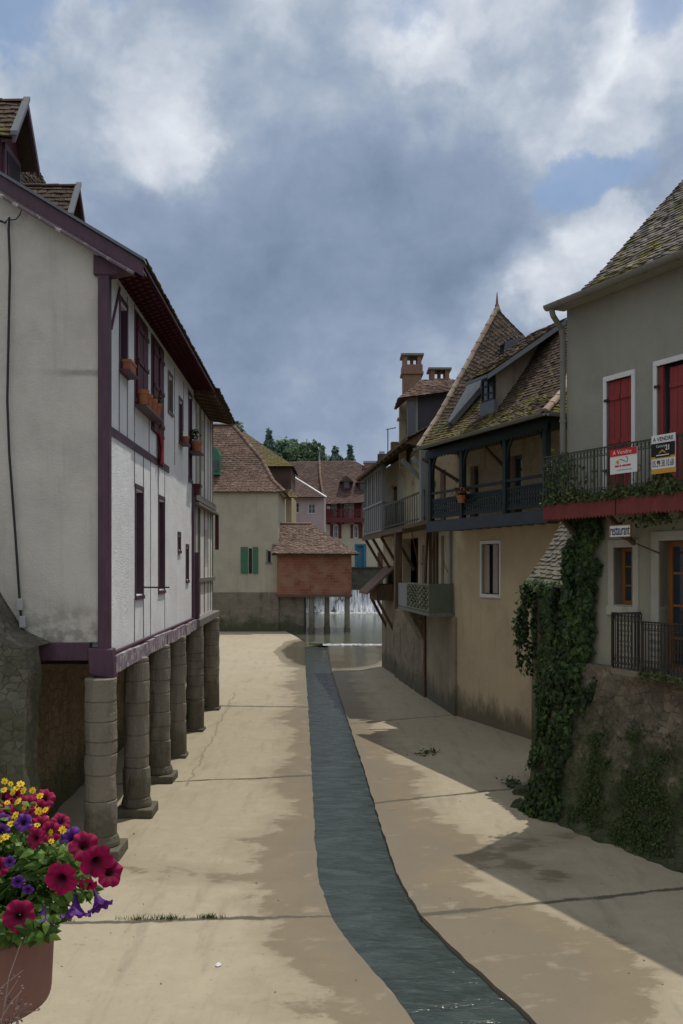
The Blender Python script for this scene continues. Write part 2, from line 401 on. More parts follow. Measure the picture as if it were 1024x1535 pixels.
def tile_rows(mb, A, B, w=.17, ex=.11, th=.018, jit=.012, deck=True, lift=.012, deck_mat=None):
    """rows of flat tiles between two edge lines A and B (lists of points, eave first, ridge last)"""
    A = [Vector(p) for p in A]; B = [Vector(p) for p in B]
    seg = [((A[i]+B[i])/2-(A[i+1]+B[i+1])/2).length for i in range(len(A)-1)]; L = sum(seg)
    def at(v):
        v = max(0, min(L, v)); i = 0
        while i < len(seg)-1 and v > seg[i]: v -= seg[i]; i += 1
        f = v/seg[i] if seg[i] else 0
        return A[i].lerp(A[i+1], f), B[i].lerp(B[i+1], f)
    nrow = max(1, int(L/ex))
    if deck:
        for i in range(len(A)-1):
            u = (B[i]-A[i]) if (B[i]-A[i]).length > (B[i+1]-A[i+1]).length else (B[i+1]-A[i+1])
            n = u.cross((A[i+1]+B[i+1])/2-(A[i]+B[i])/2).normalized()
            if n.z < 0: n = -n
            d = -n*.03
            mb.add([A[i]+d, B[i]+d, B[i+1]+d, A[i+1]+d], [(0, 1, 2, 3)], (.1, .5, .5))
    for r in range(nrow):
        a0, b0 = at(r*L/nrow-.01); a1, b1 = at(min(L, (r+1.45)*L/nrow))
        u = b0-a0; n0 = max(1, round(u.length/w))
        sl = ((a1+b1)/2-(a0+b0)/2)
        nn = (u if u.length > .05 else (b1-a1)).cross(sl)
        if nn.length < 1e-9: continue
        nn.normalize()
        if nn.z < 0: nn = -nn
        shift = .5 if r % 2 else 0
        for c in range(-1 if shift else 0, n0):
            f0 = max(0, (c+shift)/n0); f1 = min(1, (c+1+shift)/n0)
            if f1-f0 < .15/n0: continue
            g = .03*(f1-f0); j = lambda: rnd.uniform(-jit, jit)
            up = lift+rnd.uniform(0, jit*.8); h0 = j()*.6
            p0 = a0.lerp(b0, f0+g)+nn*(up+h0)+sl.normalized()*j(); p1 = a0.lerp(b0, f1-g)+nn*(up-h0)+sl.normalized()*j()
            q0 = a1.lerp(b1, f0+g)-nn*.008; q1 = a1.lerp(b1, f1-g)-nn*.008
            d = nn*th
            t = (min(1, max(0, rnd.gauss(.5, .24))), rnd.random(), r/max(1, nrow-1))
            mb.add([p0, p1, q1, q0, p0+d, p1+d, q1+d, q0+d], [(4, 5, 6, 7), (0, 1, 5, 4), (1, 2, 6, 5), (3, 0, 4, 7), (0, 3, 2, 1)], t)
    return mb

def ridge_tiles(mb, p, q, r=.09, step=.33, tint=None):
    """half-round cap tiles along a line"""
    p, q = Vector(p), Vector(q); d = q-p; n = max(1, round(d.length/step)); u = d.normalized()
    x = u.cross(Vector((0, 0, 1))).normalized(); y = x.cross(u).normalized()
    if y.z < 0: y = -y
    for i in range(n):
        a = p+d*(i/n); b = p+d*((i+1.12)/n); t = (rnd.uniform(.35, 1), rnd.random(), .5); pts = []
        for e, (c, rr) in enumerate(((a, r*1.08), (b, r*.9))):
            for k in range(7):
                an = math.pi*k/6; pts.append(c+x*math.cos(an)*rr+y*(math.sin(an)*rr*.85-.03))
        mb.add(pts, [(k, k+1, k+8, k+7) for k in range(6)]+[tuple(range(7))[::-1], tuple(range(7, 14))], t)
    return mb

def leaves(mb, pts, nrm, size, tint_fn=None, droop=.35, spread=.8, aspect=.8):
    """leaf-shaped faces at points; nrm = outward direction(s)"""
    for i, p in enumerate(pts):
        n = Vector(nrm[i] if isinstance(nrm, list) else nrm)
        n = (n+Vector((rnd.gauss(0, spread), rnd.gauss(0, spread), rnd.gauss(0, spread)))*.6).normalized()
        dn = Vector((rnd.gauss(0, .5), rnd.gauss(0, .5), -droop+rnd.gauss(0, .4))); dn = dn-n*dn.dot(n)
        if dn.length < 1e-5: continue
        dn.normalize(); x = n.cross(dn); s = size*rnd.uniform(.6, 1.3); p = Vector(p); w = s*aspect*.5
        t = tint_fn(p) if tint_fn else rnd.random()
        mb.add([p-dn*s*.1, p+x*w+dn*s*.25, p+x*w*.6+dn*s*.65-n*s*.08, p+dn*s-n*s*.12, p-x*w*.6+dn*s*.65-n*s*.08, p-x*w+dn*s*.25, p+dn*s*.4+n*s*.06],
               [(0, 1, 6), (1, 2, 6), (2, 3, 6), (3, 4, 6), (4, 5, 6), (5, 0, 6)], (min(1, max(0, t)), rnd.random(), .5))
    return mb

def text_obj(txt, fr, a0, a1, z0, z1, d, mat, parent, name='lettering', shear=0, bold=0, th=.004):
    cu = bpy.data.curves.new('lettering', 'FONT'); cu.body = txt; cu.extrude = 0; cu.offset = bold; cu.shear = shear
    tmp = bpy.data.objects.new('lettering_tmp', cu); COL.objects.link(tmp)
    me0 = bpy.data.meshes.new_from_object(tmp, depsgraph=bpy.context.evaluated_depsgraph_get())
    bpy.data.objects.remove(tmp)
    vs = [v.co.copy() for v in me0.vertices]; fs = [tuple(p.vertices) for p in me0.polygons]; bpy.data.meshes.remove(me0)
    x0 = min(v.x for v in vs); x1 = max(v.x for v in vs); y0 = min(v.y for v in vs); y1 = max(v.y for v in vs)
    m = MB()
    m.add([fr.p(a0+(a1-a0)*(v.x-x0)/(x1-x0), d, z0+(z1-z0)*(v.y-y0)/(y1-y0)) for v in vs], fs)
    o = m.build(name, mat, parent)
    return o
# ------------------------------------------------------------------ materials
WHITE = plaster('white_render', (.84, .84, .845), .90, (.34, .33, .32), .2, bump=.75)
GABLE = plaster('aged_cream_render', (.57, .535, .465), .82, (.2, .18, .14), .22, bump=.5, band=(6.72, -4.3, -3.7))
PURPLE = wood('purple_paint', (.092, .046, .068), .6, .55, ((.30, .27, .26), .70), (5, 5, .9))
STUD = wood('faded_purple_stud', (.19, .135, .17), .65, .65, ((.5, .48, .48), .58))
PURPLE_PEEL = wood('peeling_purple_paint', (.25, .185, .235), .6, .65, ((.40, .37, .37), .50), (1.2, 1.2, 3))
MAROON = wood('maroon_paint', (.085, .018, .025), .6, .6)
FARRED = wood('dark_red_balcony_paint', (.13, .026, .028), .75, .6)
REDPAINT = wood('red_shutter_paint', (.27, .042, .040), .75, .5, None, (6, 6, .6))
APRON = wood('faded_red_paint', (.19, .040, .035), .65, .65, ((.10, .07, .06), .70), (4, 4, .8))
GREYWOOD = wood('weathered_grey_wood', (.20, .185, .165), .5, .85)
OLDWOOD = wood('old_brown_wood', (.13, .085, .05), .45, .85)
PALEWOOD = wood('pale_grey_painted_wood', (.21, .22, .22), .7, .75, ((.17, .15, .13), .66))
DKGREEN = wood('dark_green_paint', (.011, .020, .019), .6, .55)
BLUEGREY = wood('blue_grey_paint', (.040, .050, .060), .7, .6, None, (.8, .8, 5))
OAK = wood('orange_oak_frame', (.28, .115, .035), .6, .5)
LATTICE = wood('pale_green_paint', (.17, .18, .115), .7, .7)
PANELGREEN = wood('faded_green_sheet', (.10, .125, .085), .75, .6, ((.16, .13, .09), .68), (2, 2, 1))
GREENSH = wood('green_shutter_paint', (.045, .15, .09), .7, .55)
BLUEDOOR = wood('blue_door_paint', (.04, .17, .26), .75, .5)
WHITEFRAME = plain('white_painted_frame', (.66, .65, .63), .5, .12)
ZINC = plain('zinc_sheet', (.26, .29, .32), .42, .25, .35)
ZINC_DK = plain('dull_zinc', (.13, .14, .155), .5, .3, .2)
ZINCOLD = plain('weathered_beige_gutter', (.19, .18, .15), .6, .2)
IRON = plain('rusty_dark_iron', (.045, .038, .032), .6, .5, .2)
IRONGREEN = plain('mossy_green_iron', (.055, .062, .045), .7, .5)
CABLE = plain('black_cable', (.025, .025, .025), .6, .2)
PVC = plain('grey_plastic', (.42, .42, .41), .5, .15)
RUST = plain('rust_brown_pipe', (.12, .05, .03), .7, .4)
GLASS = glassmat('window_glass'); GLASS_DK = glassmat('dark_window_glass', (.02, .014, .016)); GLASS_DK.node_tree.nodes['Principled BSDF'].inputs['Specular IOR Level'].default_value = .05; GLASS_DK.node_tree.nodes['Principled BSDF'].inputs['Roughness'].default_value = .6
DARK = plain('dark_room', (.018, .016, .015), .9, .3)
CURTAIN = plain('pale_curtain', (.45, .40, .36), .9, .2)
TERRA = plain('terracotta_pot', (.36, .135, .06), .75, .25)
PLANTER = plain('brown_planter', (.30, .14, .10), .55, .12, bump=.05)
SOIL = plain('potting_soil', (.03, .02, .014), .95, .4)
REDCLOTH = plain('red_cloth', (.22, .012, .02), .9, .3)
STONEPIL = rubble('pillar_stone', [(.27, .23, .175), (.39, .34, .265), (.52, .465, .37)], (.22, .19, .15), 1.9, .0, (((.075, .07, .042)), 1.0, .7), 1, .9)
RUBBLE = rubble('ochre_rubble', [(.14, .095, .055), (.20, .145, .085), (.27, .20, .12)], (.16, .12, .075), 4.5, .07, ((.05, .06, .02), .8, .7), 1.5, .9)
ABUT = rubble('dark_mossy_stone', [(.05, .042, .032), (.115, .097, .072), (.22, .195, .155)], (.08, .068, .054), 6.5, .06, ((.045, .06, .022), 4.2, .5), 1.4, .6)
RIVERWALL = rubble('river_wall_stone', [(.13, .10, .066), (.23, .18, .12), (.34, .27, .19)], (.22, .18, .13), 5.2, .05, ((.045, .062, .020), 2.0, .85), 1.5, 1.0, ((.30, .245, .175), .46))
YELLOW = plaster('ochre_yellow_render', (.54, .43, .275), .82, (.20, .15, .09), .30, (.75, (.10, .085, .05)))
GREYREND = plaster('grey_green_render', (.30, .29, .235), .86, (.16, .155, .12), .30)
LOWREND = plaster('olive_grey_render', (.33, .305, .225), .8, (.15, .13, .09), .4)
GALWALL = rubble('gallery_back_stone', [(.28, .21, .12), (.36, .275, .165), (.43, .335, .21)], (.42, .33, .21), 5.5, .07, None, 1.5, .4, ((.45, .35, .22), .5))
CREAM = plaster('cream_render', (.45, .39, .27), .78, (.2, .15, .09), .4, None, .9, .4, ((.22, .12, .07), .60))
CEMENT = plaster('grey_cement_render', (.30, .245, .165), .7, (.10, .085, .06), .6, (.7, (.08, .075, .05)))
SHOUSE = rubble('weathered_stone', [(.17, .135, .09), (.24, .19, .13), (.32, .26, .18)], (.25, .20, .14), 5, .07, ((.06, .062, .035), .8, .7), 1.5, .9, ((.29, .235, .16), .5))
BEIGE = plaster('beige_render', (.40, .36, .27), .86, (.22, .19, .14), .35)
FARSTONE = rubble('far_base_stone', [(.13, .11, .08), (.19, .16, .115), (.25, .21, .15)], (.2, .17, .125), 2.6, .08, ((.045, .055, .025), 1.0, .8), 1.8, .6)
BRICKM = bricks('red_brick', (1, 0, 0), (.34, .12, .06), (.15, .05, .032), (.33, .21, .14), .36, .17)
CHIMBRICK = bricks('chimney_brick', (.8, .6, 0), (.30, .16, .105), (.22, .105, .07), (.30, .22, .16), .2, .07)
PINK = plaster('pink_render', (.46, .36, .36), .9, (.3, .24, .24), .2)
FARCREAM = plaster('far_cream_render', (.52, .47, .36), .9, (.3, .27, .2), .2)
FARYEL = plaster('far_ochre_render', (.38, .30, .17), .85, (.2, .16, .1), .3)
FARWALL = rubble('quay_stone', [(.05, .055, .04), (.08, .08, .06), (.12, .115, .09)], (.08, .08, .06), 2, .06, ((.03, .05, .02), 2.2, .6), 1.6, .6)
BARK = plain('bark', (.06, .045, .032), .9, .4)
T_GREY = tiles('lichen_grey_tiles', [(0, (.055, .047, .040)), (.45, (.115, .095, .078)), (.8, (.19, .16, .135)), (1, (.27, .24, .21))], (.14, .12, .018), .25, .35)
T_BROWN = tiles('brown_tiles', [(0, (.027, .018, .013)), (.4, (.058, .036, .023)), (.75, (.092, .056, .036)), (1, (.15, .105, .072))], (.115, .10, .014), .32, .2)
T_RED = tiles('red_brown_tiles', [(0, (.068, .036, .027)), (.45, (.125, .070, .050)), (.8, (.18, .112, .082)), (1, (.25, .175, .135))], (.10, .09, .02), .0, .25)
T_FAR = tiles('far_brown_tiles', [(0, (.052, .030, .025)), (.5, (.09, .053, .042)), (1, (.14, .09, .072))], (.13, .12, .02), .0, .1)
T_MOSS = tiles('mossy_far_tiles', [(0, (.07, .05, .03)), (.5, (.13, .095, .05)), (1, (.2, .15, .09))], (.12, .10, .02), .42, .1)
T_STONE = tiles('stone_slates', [(0, (.095, .083, .065)), (.5, (.155, .137, .108)), (1, (.24, .215, .17))], (.07, .075, .025), .22, .25)
T_CAP = tiles('pale_cap_tiles', [(0, (.26, .15, .10)), (.5, (.42, .30, .22)), (1, (.52, .44, .35))], (.1, .1, .02), .0, .45)
T_HUT = tiles('weathered_hut_tiles', [(0, (.08, .045, .032)), (.45, (.145, .09, .066)), (1, (.25, .18, .14))], (.1, .1, .02), .0, .35)
IVY = leafmat('ivy_leaves', (.010, .020, .007), (.034, .066, .017), (.09, .15, .038))
CREEP = leafmat('creeper_leaves', (.012, .022, .006), (.04, .07, .016), (.11, .15, .035))
WEED = leafmat('wall_weeds', (.022, .034, .009), (.055, .085, .02), (.11, .15, .04))
GRASS = leafmat('joint_grass', (.03, .05, .012), (.07, .10, .025), (.12, .15, .05))
FOL_DK = leafmat('dark_conifer_needles', (.055, .095, .078), (.095, .155, .12), (.14, .21, .155), .7, .4)
FOL_MID = leafmat('broad_leaves', (.07, .12, .075), (.12, .195, .105), (.17, .26, .14), .7, .4)
PLEAF = leafmat('petunia_leaves', (.035, .07, .012), (.11, .21, .03), (.24, .36, .075), .45, .5)
MAGENTA = leafmat('magenta_petals', (.018, .001, .006), (.23, .003, .042), (.42, .008, .085), .7, .35)
VIOLET = leafmat('violet_petals', (.02, .003, .05), (.085, .012, .17), (.19, .05, .30), .55, .25)
YELLOWP = leafmat('yellow_petals', (.25, .09, .0), (.66, .42, .005), (.82, .58, .02), .55, .2)
SIGNWHITE = plain('white_sign_board', (.72, .71, .68), .45, .05, bump=0)
SIGNRED = plain('sign_red', (.55, .03, .03), .45, .08, bump=0)
SIGNBLACK = plain('sign_black', (.015, .014, .013), .45, .1, bump=0)
SIGNGOLD = plain('sign_gold', (.55, .30, .03), .45, .1, bump=0)
SIGNBLUE = plain('sign_dark_blue', (.02, .03, .06), .5, .1, bump=0)

# ------------------------------------------------------------------ ground: the concrete stream bed with its channel
LE = [(640, 1560), (600, 1500), (545, 1440), (497, 1377), (478, 1320), (472, 1250), (467, 1150), (462, 1060), (458, 1003), (457, 972)]
RE = [(830, 1560), (772, 1500), (700, 1440), (632, 1375), (595, 1310), (572, 1240), (545, 1150), (520, 1075), (497, 1003), (491, 972)]
def edge_fn(pts):
    g = [G(*p) for p in pts]; ys = np.array([p.y for p in g]); xs = np.array([p.x for p in g])
    k0 = (xs[0]-xs[1])/(ys[0]-ys[1])
    def f(Y):
        if Y < ys[0]: return xs[0]+k0*(Y-ys[0])
        # smooth the polyline a little
        return float(np.mean([np.interp(Y+o, ys, xs) for o in (-.45, -.2, 0, .2, .45)]))+.022*mnoise.noise(Vector((Y*2.3, xs[0], 0)))+.014*mnoise.noise(Vector((Y*7, xs[0], 5)))
    return f
XL, XR = edge_fn(LE), edge_fn(RE)
rng = np.random.RandomState(3)
def wl(Y):   # width of the damp margin left of the channel
    return .42+.45*max(0, math.sin((Y-9)*.9))*.8+.25*mnoise.noise(Vector((Y*1.1, 3, 0)))+(.55 if 11.5 < Y < 15 else 0)*math.sin((Y-11.5)/3.5*math.pi)+(.3 if Y < 10 else 0)
def wr(Y):
    w = .65+.3*mnoise.noise(Vector((Y*.8, 9, 0)))
    w += 1.15*math.exp(-((Y-9.7)/1.6)**2)+.75*math.exp(-((Y-13.6)/1.5)**2)+.35*math.exp(-((Y-18)/2.0)**2)
    return w
def seg_d(p, a, b):
    a, b = Vector(a[:2]), Vector(b[:2]); p = Vector(p); u = b-a; f = max(0, min(1, (p-a).dot(u)/u.length_squared))
    return (p-a-u*f).length
TR = [(G(170, 1300), G(250, 1307), .10), (G(250, 1308), G(400, 1317), .12), (G(400, 1317), G(480, 1330), .16), (G(745, 1283), G(800, 1258), .16), (G(800, 1258), G(880, 1252), .12), (G(750, 1285), G(830, 1315), .16),
      (G(430, 1490), G(480, 1510), .15)]
def stain_at(x, Y, side):
    e = (XL(Y)-x) if side < 0 else (x-XR(Y)); w = wl(Y) if side < 0 else wr(Y)
    m = w-e
    for a, b, r in TR: m = max(m, r-seg_d((x, Y), a, b))
    return max(0, min(1, .5+m*.5))
def wet_at(x, Y):
    c = -.35+.06*(40-Y)
    f = 1-(((x-c)/(2.6 if x < c else 3.1))**2+((Y-44)/8.5)**2)
    if x > .5 and Y > 43: f = max(f, (Y-43.5)*.4)
    return max(0, min(1, .5+f*.5))
rows = [4.5]
while rows[-1] < 60: rows.append(rows[-1]*1.0085+.012)
def shore(Y): return np.interp(Y, [46.5, 48, 50, 53, 57, 62], [XL(46.5), -1.2, -2.1, -2.6, -3.4, -3.8])
def sheet(name, side):
    mb = MB(); us = np.concatenate([np.linspace(0, .06, 3), np.linspace(.09, 1, 62)**1.15]); k = len(us)
    rs = [y for y in rows if (y < 62 if side < 0 else y < 48.5)]
    for Y in rs:
        e = (XL(Y) if Y < 46.5 else shore(Y)) if side < 0 else XR(min(Y, 46.5))
        far = -6.5 if side < 0 else 7.0
        if side < 0 and Y > 27: far = -9.5
        for u in us:
            x = e+(far-e)*u
            z = .008*mnoise.noise(Vector((x*.7, Y*.5, 1)))+.004*mnoise.noise(Vector((x*3, Y*3, 2)))
            if Y > 47 and side < 0: z += .07*min(1, (Y-47)/2)
            mb.v.append((x, Y, z)); mb.t.append((stain_at(x, Y, side) if Y < 47 else .2, wet_at(x, Y), .5))
    n = len(rs)
    for j in range(n-1):
        for i in range(k-1):
            q = (j*k+i, j*k+i+1, (j+1)*k+i+1, (j+1)*k+i); mb.f.append(q if side > 0 else q[::-1])
    # the kerb faces down into the channel
    b = len(mb.v)
    for j, Y in enumerate(rs):
        x, _, z = mb.v[j*k]; mb.v.append((x+.015*side*-1, Y, -.32)); mb.t.append((1, 1, .5))
    for j in range(n-1):
        q = (j*k, (j+1)*k, b+j+1, b+j); mb.f.append(q if side > 0 else q[::-1])
    o = mb.build(name, CONC, None, smooth=False)
    return o
def make_concrete():
    m = Mat('stream_bed_concrete'); p = m.pos; x, y, z = m.sep(p)
    st, wet, _ = m.sep(m.attr('tint').outputs['Vector'])
    n1 = m.noise(p, .55, 6, .6, .4); n2 = m.noise(p, 4, 7, .65); n3 = m.noise(p, 45, 3, .6)
    col = m.mix(n1, (.29, .243, .168), (.375, .32, .226))
    col = m.mix(m.math('MULTIPLY', m.step(n2, .42, .75), .35), col, (.42, .365, .265))
    streak = m.noise(m.scale(p, (3.2, .5, 1)), 1.2, 7, .68)
    col = m.mix(m.math('MULTIPLY', m.step(streak, .50, .70), .5), col, (.20, .175, .13))
    speck = m.noise(p, 13, 5, .7, .5)
    col = m.mix(m.math('MULTIPLY', m.step(speck, .60, .70), .55), col, (.14, .125, .10))
    col = m.mix(m.math('MULTIPLY', m.step(n3, .6, .75), .25), col, (.2, .18, .13))
    # damp margins with ragged fingers
    jag = m.math('ADD', m.math('MULTIPLY', m.noise(m.scale(p, (1.1, 1.7, 1)), 1.3, 10, .68, .5), .75), m.math('MULTIPLY', m.noise(m.scale(p, (1.0, 3.4, 1)), 3.2, 8, .72), .25))
    sv = m.math('ADD', st, m.math('MULTIPLY', m.math('SUBTRACT', jag, .5), .95))
    f = m.math('MULTIPLY', m.step(sv, .45, .56), m.math('SUBTRACT', 1, m.math('MULTIPLY', m.step(m.noise(m.scale(p, (1.2, 1.8, 1)), 1.6, 8, .66, .4), .56, .72), .55)))
    dampc = m.mix(m.noise(p, 1.6, 6, .65), (.135, .103, .062), (.20, .157, .097))
    damp2 = m.mix(m.math('MULTIPLY', m.step(m.math('ADD', st, m.math('MULTIPLY', n2, .12)), .72, .98), .7), dampc, (.14, .115, .08))
    col = m.mix(m.math('MULTIPLY', f, .9), col, damp2)
    halo = m.math('MULTIPLY', m.step(sv, .22, .47), m.math('SUBTRACT', 1, f))
    col = m.mix(m.math('MULTIPLY', halo, .45), col, (.235, .195, .135))
    # thin film of water where the pond spills over
    wv = m.math('ADD', wet, m.math('MULTIPLY', m.math('SUBTRACT', m.noise(m.scale(p, (.6, .35, 1)), 1.0, 5, .6), .5), .22))
    wf = m.step(wv, .5, .54); wi = m.step(wv, .56, .70)
    col = m.mix(m.math('MULTIPLY', wf, .8), col, (.15, .12, .075)); col = m.mix(m.math('MULTIPLY', wi, .75), col, (.10, .09, .065))
    # joints and cracks between the slabs
    wob = m.math('MULTIPLY', m.math('SUBTRACT', m.noise(p, 1.4, 6, .7), .5), .22)
    tot = None
    for (px0, py0, px1, py1, x0, x1, w) in JOINTS:
        a, b = G(px0, py0), G(px1, py1); k = (b.y-a.y)/(b.x-a.x)
        dlt = m.math('ABSOLUTE', m.math('SUBTRACT', m.math('ADD', y, wob), m.math('ADD', m.math('MULTIPLY', x, k), a.y-k*a.x)))
        g = m.math('SUBTRACT', 1, m.step(m.math('DIVIDE', dlt, m.math('MULTIPLY', m.math('POWER', m.noise(p, 1.8, 5, .7), 2.0), 3.6)), w*.35, w))
        g = m.math('MULTIPLY', g, m.math('MULTIPLY', m.math('GREATER_THAN', x, x0), m.math('LESS_THAN', x, x1)))
        tot = g if tot is None else m.math('MAXIMUM', tot, g)
    tot = m.math('MULTIPLY', tot, m.step(m.noise(p, 2.2, 4, .6), .22, .42))
    col = m.mix(m.math('MULTIPLY', tot, .92), col, (.075, .065, .045))
    # one long crack along the slabs on the left
    cw = m.math('MULTIPLY', m.math('SUBTRACT', m.noise(p, 1.1, 7, .7), .5), .5)
    dc = m.math('ABSOLUTE', m.math('ADD', m.math('SUBTRACT', x, m.math('MULTIPLY', y, -.045)), m.math('ADD', cw, 2.05)))
    cf = m.math('MULTIPLY', m.math('SUBTRACT', 1, m.step(dc, .008, .03)), m.math('MULTIPLY', m.math('GREATER_THAN', y, 17), m.math('LESS_THAN', y, 30)))
    col = m.mix(m.math('MULTIPLY', cf, .55), col, (.12, .11, .08))
    m.base(col)
    m.rough(m.mix(wi, m.mix(f, (.92,)*3, (.62,)*3), (.10,)*3))
    h = m.math('ADD', m.math('ADD', m.math('MULTIPLY', n2, .5), m.math('MULTIPLY', n3, .35)), m.math('MULTIPLY', tot, -1.2))
    h = m.math('MULTIPLY', h, m.math('SUBTRACT', 1, m.math('MULTIPLY', wi, .85)))
    m.bump(h, .45, .02); return m.m
JOINTS = [(80, 1384, 500, 1373, -9, -.1, .075), (255, 1172, 460, 1163, -9, 0, .09), (325, 1058, 460, 1060, -9, 0, .14), (632, 1372, 1024, 1332, 0, 9, .07), (565, 1203, 790, 1180, 0, 9, .09), (525, 1085, 640, 1075, 0, 9, .06)]
CONC = make_concrete()
struct(sheet('stream_bed_left', -1)); struct(sheet('stream_bed_right', 1))
def make_water(name, c, sc3, bump, rough, streak=0):
    m = Mat(name); p = m.pos
    q = m.scale(p, sc3); n = m.noise(q, 1, 6, .62, .6); n2 = m.noise(q, 3.1, 4, .6, .4)
    m.base(m.mix(m.step(n, .35, .7), c, mul(c, 1.7)))
    if streak:
        col = m.mix(m.math('MULTIPLY', m.step(n2, .62, .78), streak), m.mix(m.step(n, .35, .7), c, mul(c, 1.7)), (.30, .33, .34)); m.base(col)
    m.rough(rough); m.b.inputs['IOR'].default_value = 1.33; m.b.inputs['Specular IOR Level'].default_value = .5
    m.bump(m.math('ADD', n, m.math('MULTIPLY', n2, .5)), bump, .08)
    return m.m
WATER = make_water('flowing_water', (.030, .040, .036), (1.7, 4.0, 1), .5, .09, .10)
PONDW = make_water('pond_water', (.060, .066, .046), (2.2, 1.1, 1), .16, .14)
mb = MB()
for Y in rows:
    if Y > 47.5: break
    a, b = XL(Y), XR(Y)
    for i in range(7):
        f = i/6; mb.v.append((a-.03+(b-a+.06)*f, Y, -.05+.012*mnoise.noise(Vector((f*5, Y*2.4, 0))))); mb.t.append((.5,)*3)
n = len(mb.v)//7
mb.f = [(j*7+i, j*7+i+1, (j+1)*7+i+1, (j+1)*7+i) for j in range(n-1) for i in range(6)]
struct(mb.build('stream_water', WATER, smooth=True))
mb = MB().poly([(-1.3, 48.0, .035), (4.5, 48.0, .035), (7, 80.2, .035), (-6, 80.2, .035), (-6, 57, .035), (-3.2, 56, .035), (-2.45, 52.5, .035), (-1.9, 50, .035)])
struct(mb.build('pond_water', PONDW))
mb = MB().poly([(-600, -60, -.9), (600, -60, -.9), (600, 3000, -.9), (-600, 3000, -.9)])
EARTH = plain('earth', (.10, .085, .055), .95, .3, scale=.5)
struct(mb.build('ground', EARTH))
mb = MB(); mb.box(-60, 60, 89.0, 135, -.8, 3.9); struct(mb.build('town_ground', EARTH))
# foam on the low sill and at the foot of the weir
FOAM = Mat('foam'); fn = FOAM.noise(FOAM.scale(FOAM.pos, (3, 6, 1)), 2.5, 6, .7)
FOAM.base(FOAM.mix(FOAM.step(fn, .46, .56), (.10, .11, .10), (.62, .64, .66))).rough(.6).bump(fn, .8, .08)
mb = MB(); mb.grid(lambda u, v: (u, 47.35+v*1.0+.12*mnoise.noise(Vector((u*2, 0, 4))), .02+.055*math.sin(v*math.pi)*(.6+mnoise.noise(Vector((u*5, v*3, 0))))), np.linspace(-.95, 4.2, 110), np.linspace(0, 1, 7))
tag(mb.build('sill_foam', FOAM.m, smooth=True), 'white foam line where the pond spills over the low sill', 'foam', None, 'stuff')
mb = MB(); mb.grid(lambda u, v: (u, 79.2+v*1.1, .04+.16*math.sin(v*math.pi)*(.6+mnoise.noise(Vector((u*2, v*3, 0))))), np.linspace(-5, 6.5, 90), np.linspace(0, 1, 6))
tag(mb.build('weir_foam', FOAM.m, smooth=True), 'bright foam line along the foot of the waterfall', 'foam', None, 'stuff')
# the weir: falling water over a stone step
FALL = Mat('falling_water'); q = FALL.scale(FALL.pos, (4.5, 1, .35))
fa = FALL.noise(q, 1.6, 7, .68); gapn = FALL.noise(FALL.scale(FALL.pos, (.8, 1, .12)), 1.3, 4, .6)
FALL.base(FALL.mix(FALL.step(gapn, .56, .64), FALL.mix(FALL.step(fa, .34, .62), (.16, .18, .20), (.84, .87, .90)), (.045, .055, .06))).rough(.35).bump(fa, .6, .1)
mb = MB(); mb.grid(lambda u, v: (u, 80.9-.75*v**1.5+.05*mnoise.noise(Vector((u*3, v, 0))), 2.0-1.98*v), np.linspace(-5.5, 7, 120), np.linspace(0, 1, 12))
struct(mb.build('waterfall', FALL.m, smooth=True))
mb = MB(); mb.box(-5.5, 7, 81.0, 89, -.5, 1.98); struct(mb.build('upper_water', PONDW))

# hill behind the town
def hz(x, y):
    f = max(0, min(1, (y-118)/90)); f = f*f*(3-2*f)
    return 3.5+f*(15+3*mnoise.noise(Vector((x*.02, y*.02, 0)))-.0005*(x+10)**2)+.6*mnoise.noise(Vector((x*.1, y*.1, 3)))
mb = MB(); mb.grid(lambda u, v: (u, v, max(-1.5, hz(u, v)-max(0, abs(u)-70)*.2)), np.linspace(-170, 170, 60), np.linspace(112, 330, 40))
HILLM = plain('hill_grass', (.035, .055, .018), .95, .45, scale=.3)
struct(mb.build('hill', HILLM, smooth=True))
# ================================================================== LEFT: white half-timbered house on pillars
FL = Fr((-3.25, 13.0), (-.031, 1)).set_n((-1, -.031))
house = thing('timber_house', 'white rendered house with purple timbers jutting out over the stream on stone pillars', 'house', (-3.25, 13, 0))
S1 = 9.35
def sY(px): return 2.867/((512-px)/1400-.031)-13.0        # distance along the facade seen at photo column
def sz(py, s): return 4+(850-py)*(13+s)/1400
wins = dict(up1=(.78, 1.32, 6.95, 7.92), fr=(1.95, 3.0, 6.72, 8.02), fr2=(3.5, 4.75, 6.5, 8.02), sm1=(5.4, 5.95, 7.12, 7.78), sm2=(6.9, 7.4, 6.72, 7.55), tall=(8.45, 8.98, 6.05, 7.95),
            lo1=(2.0, 2.66, 3.55, 5.24), lo2=(4.26, 4.92, 3.58, 5.24), lo3=(6.75, 7.1, 4.37, 4.65), lo4=(8.0, 8.4, 3.72, 4.42))
mb = MB(); FL.wall(mb, .15, S1, 2.80, 8.22, 0, .30, list(wins.values())); mb.build('wall', WHITE, house)
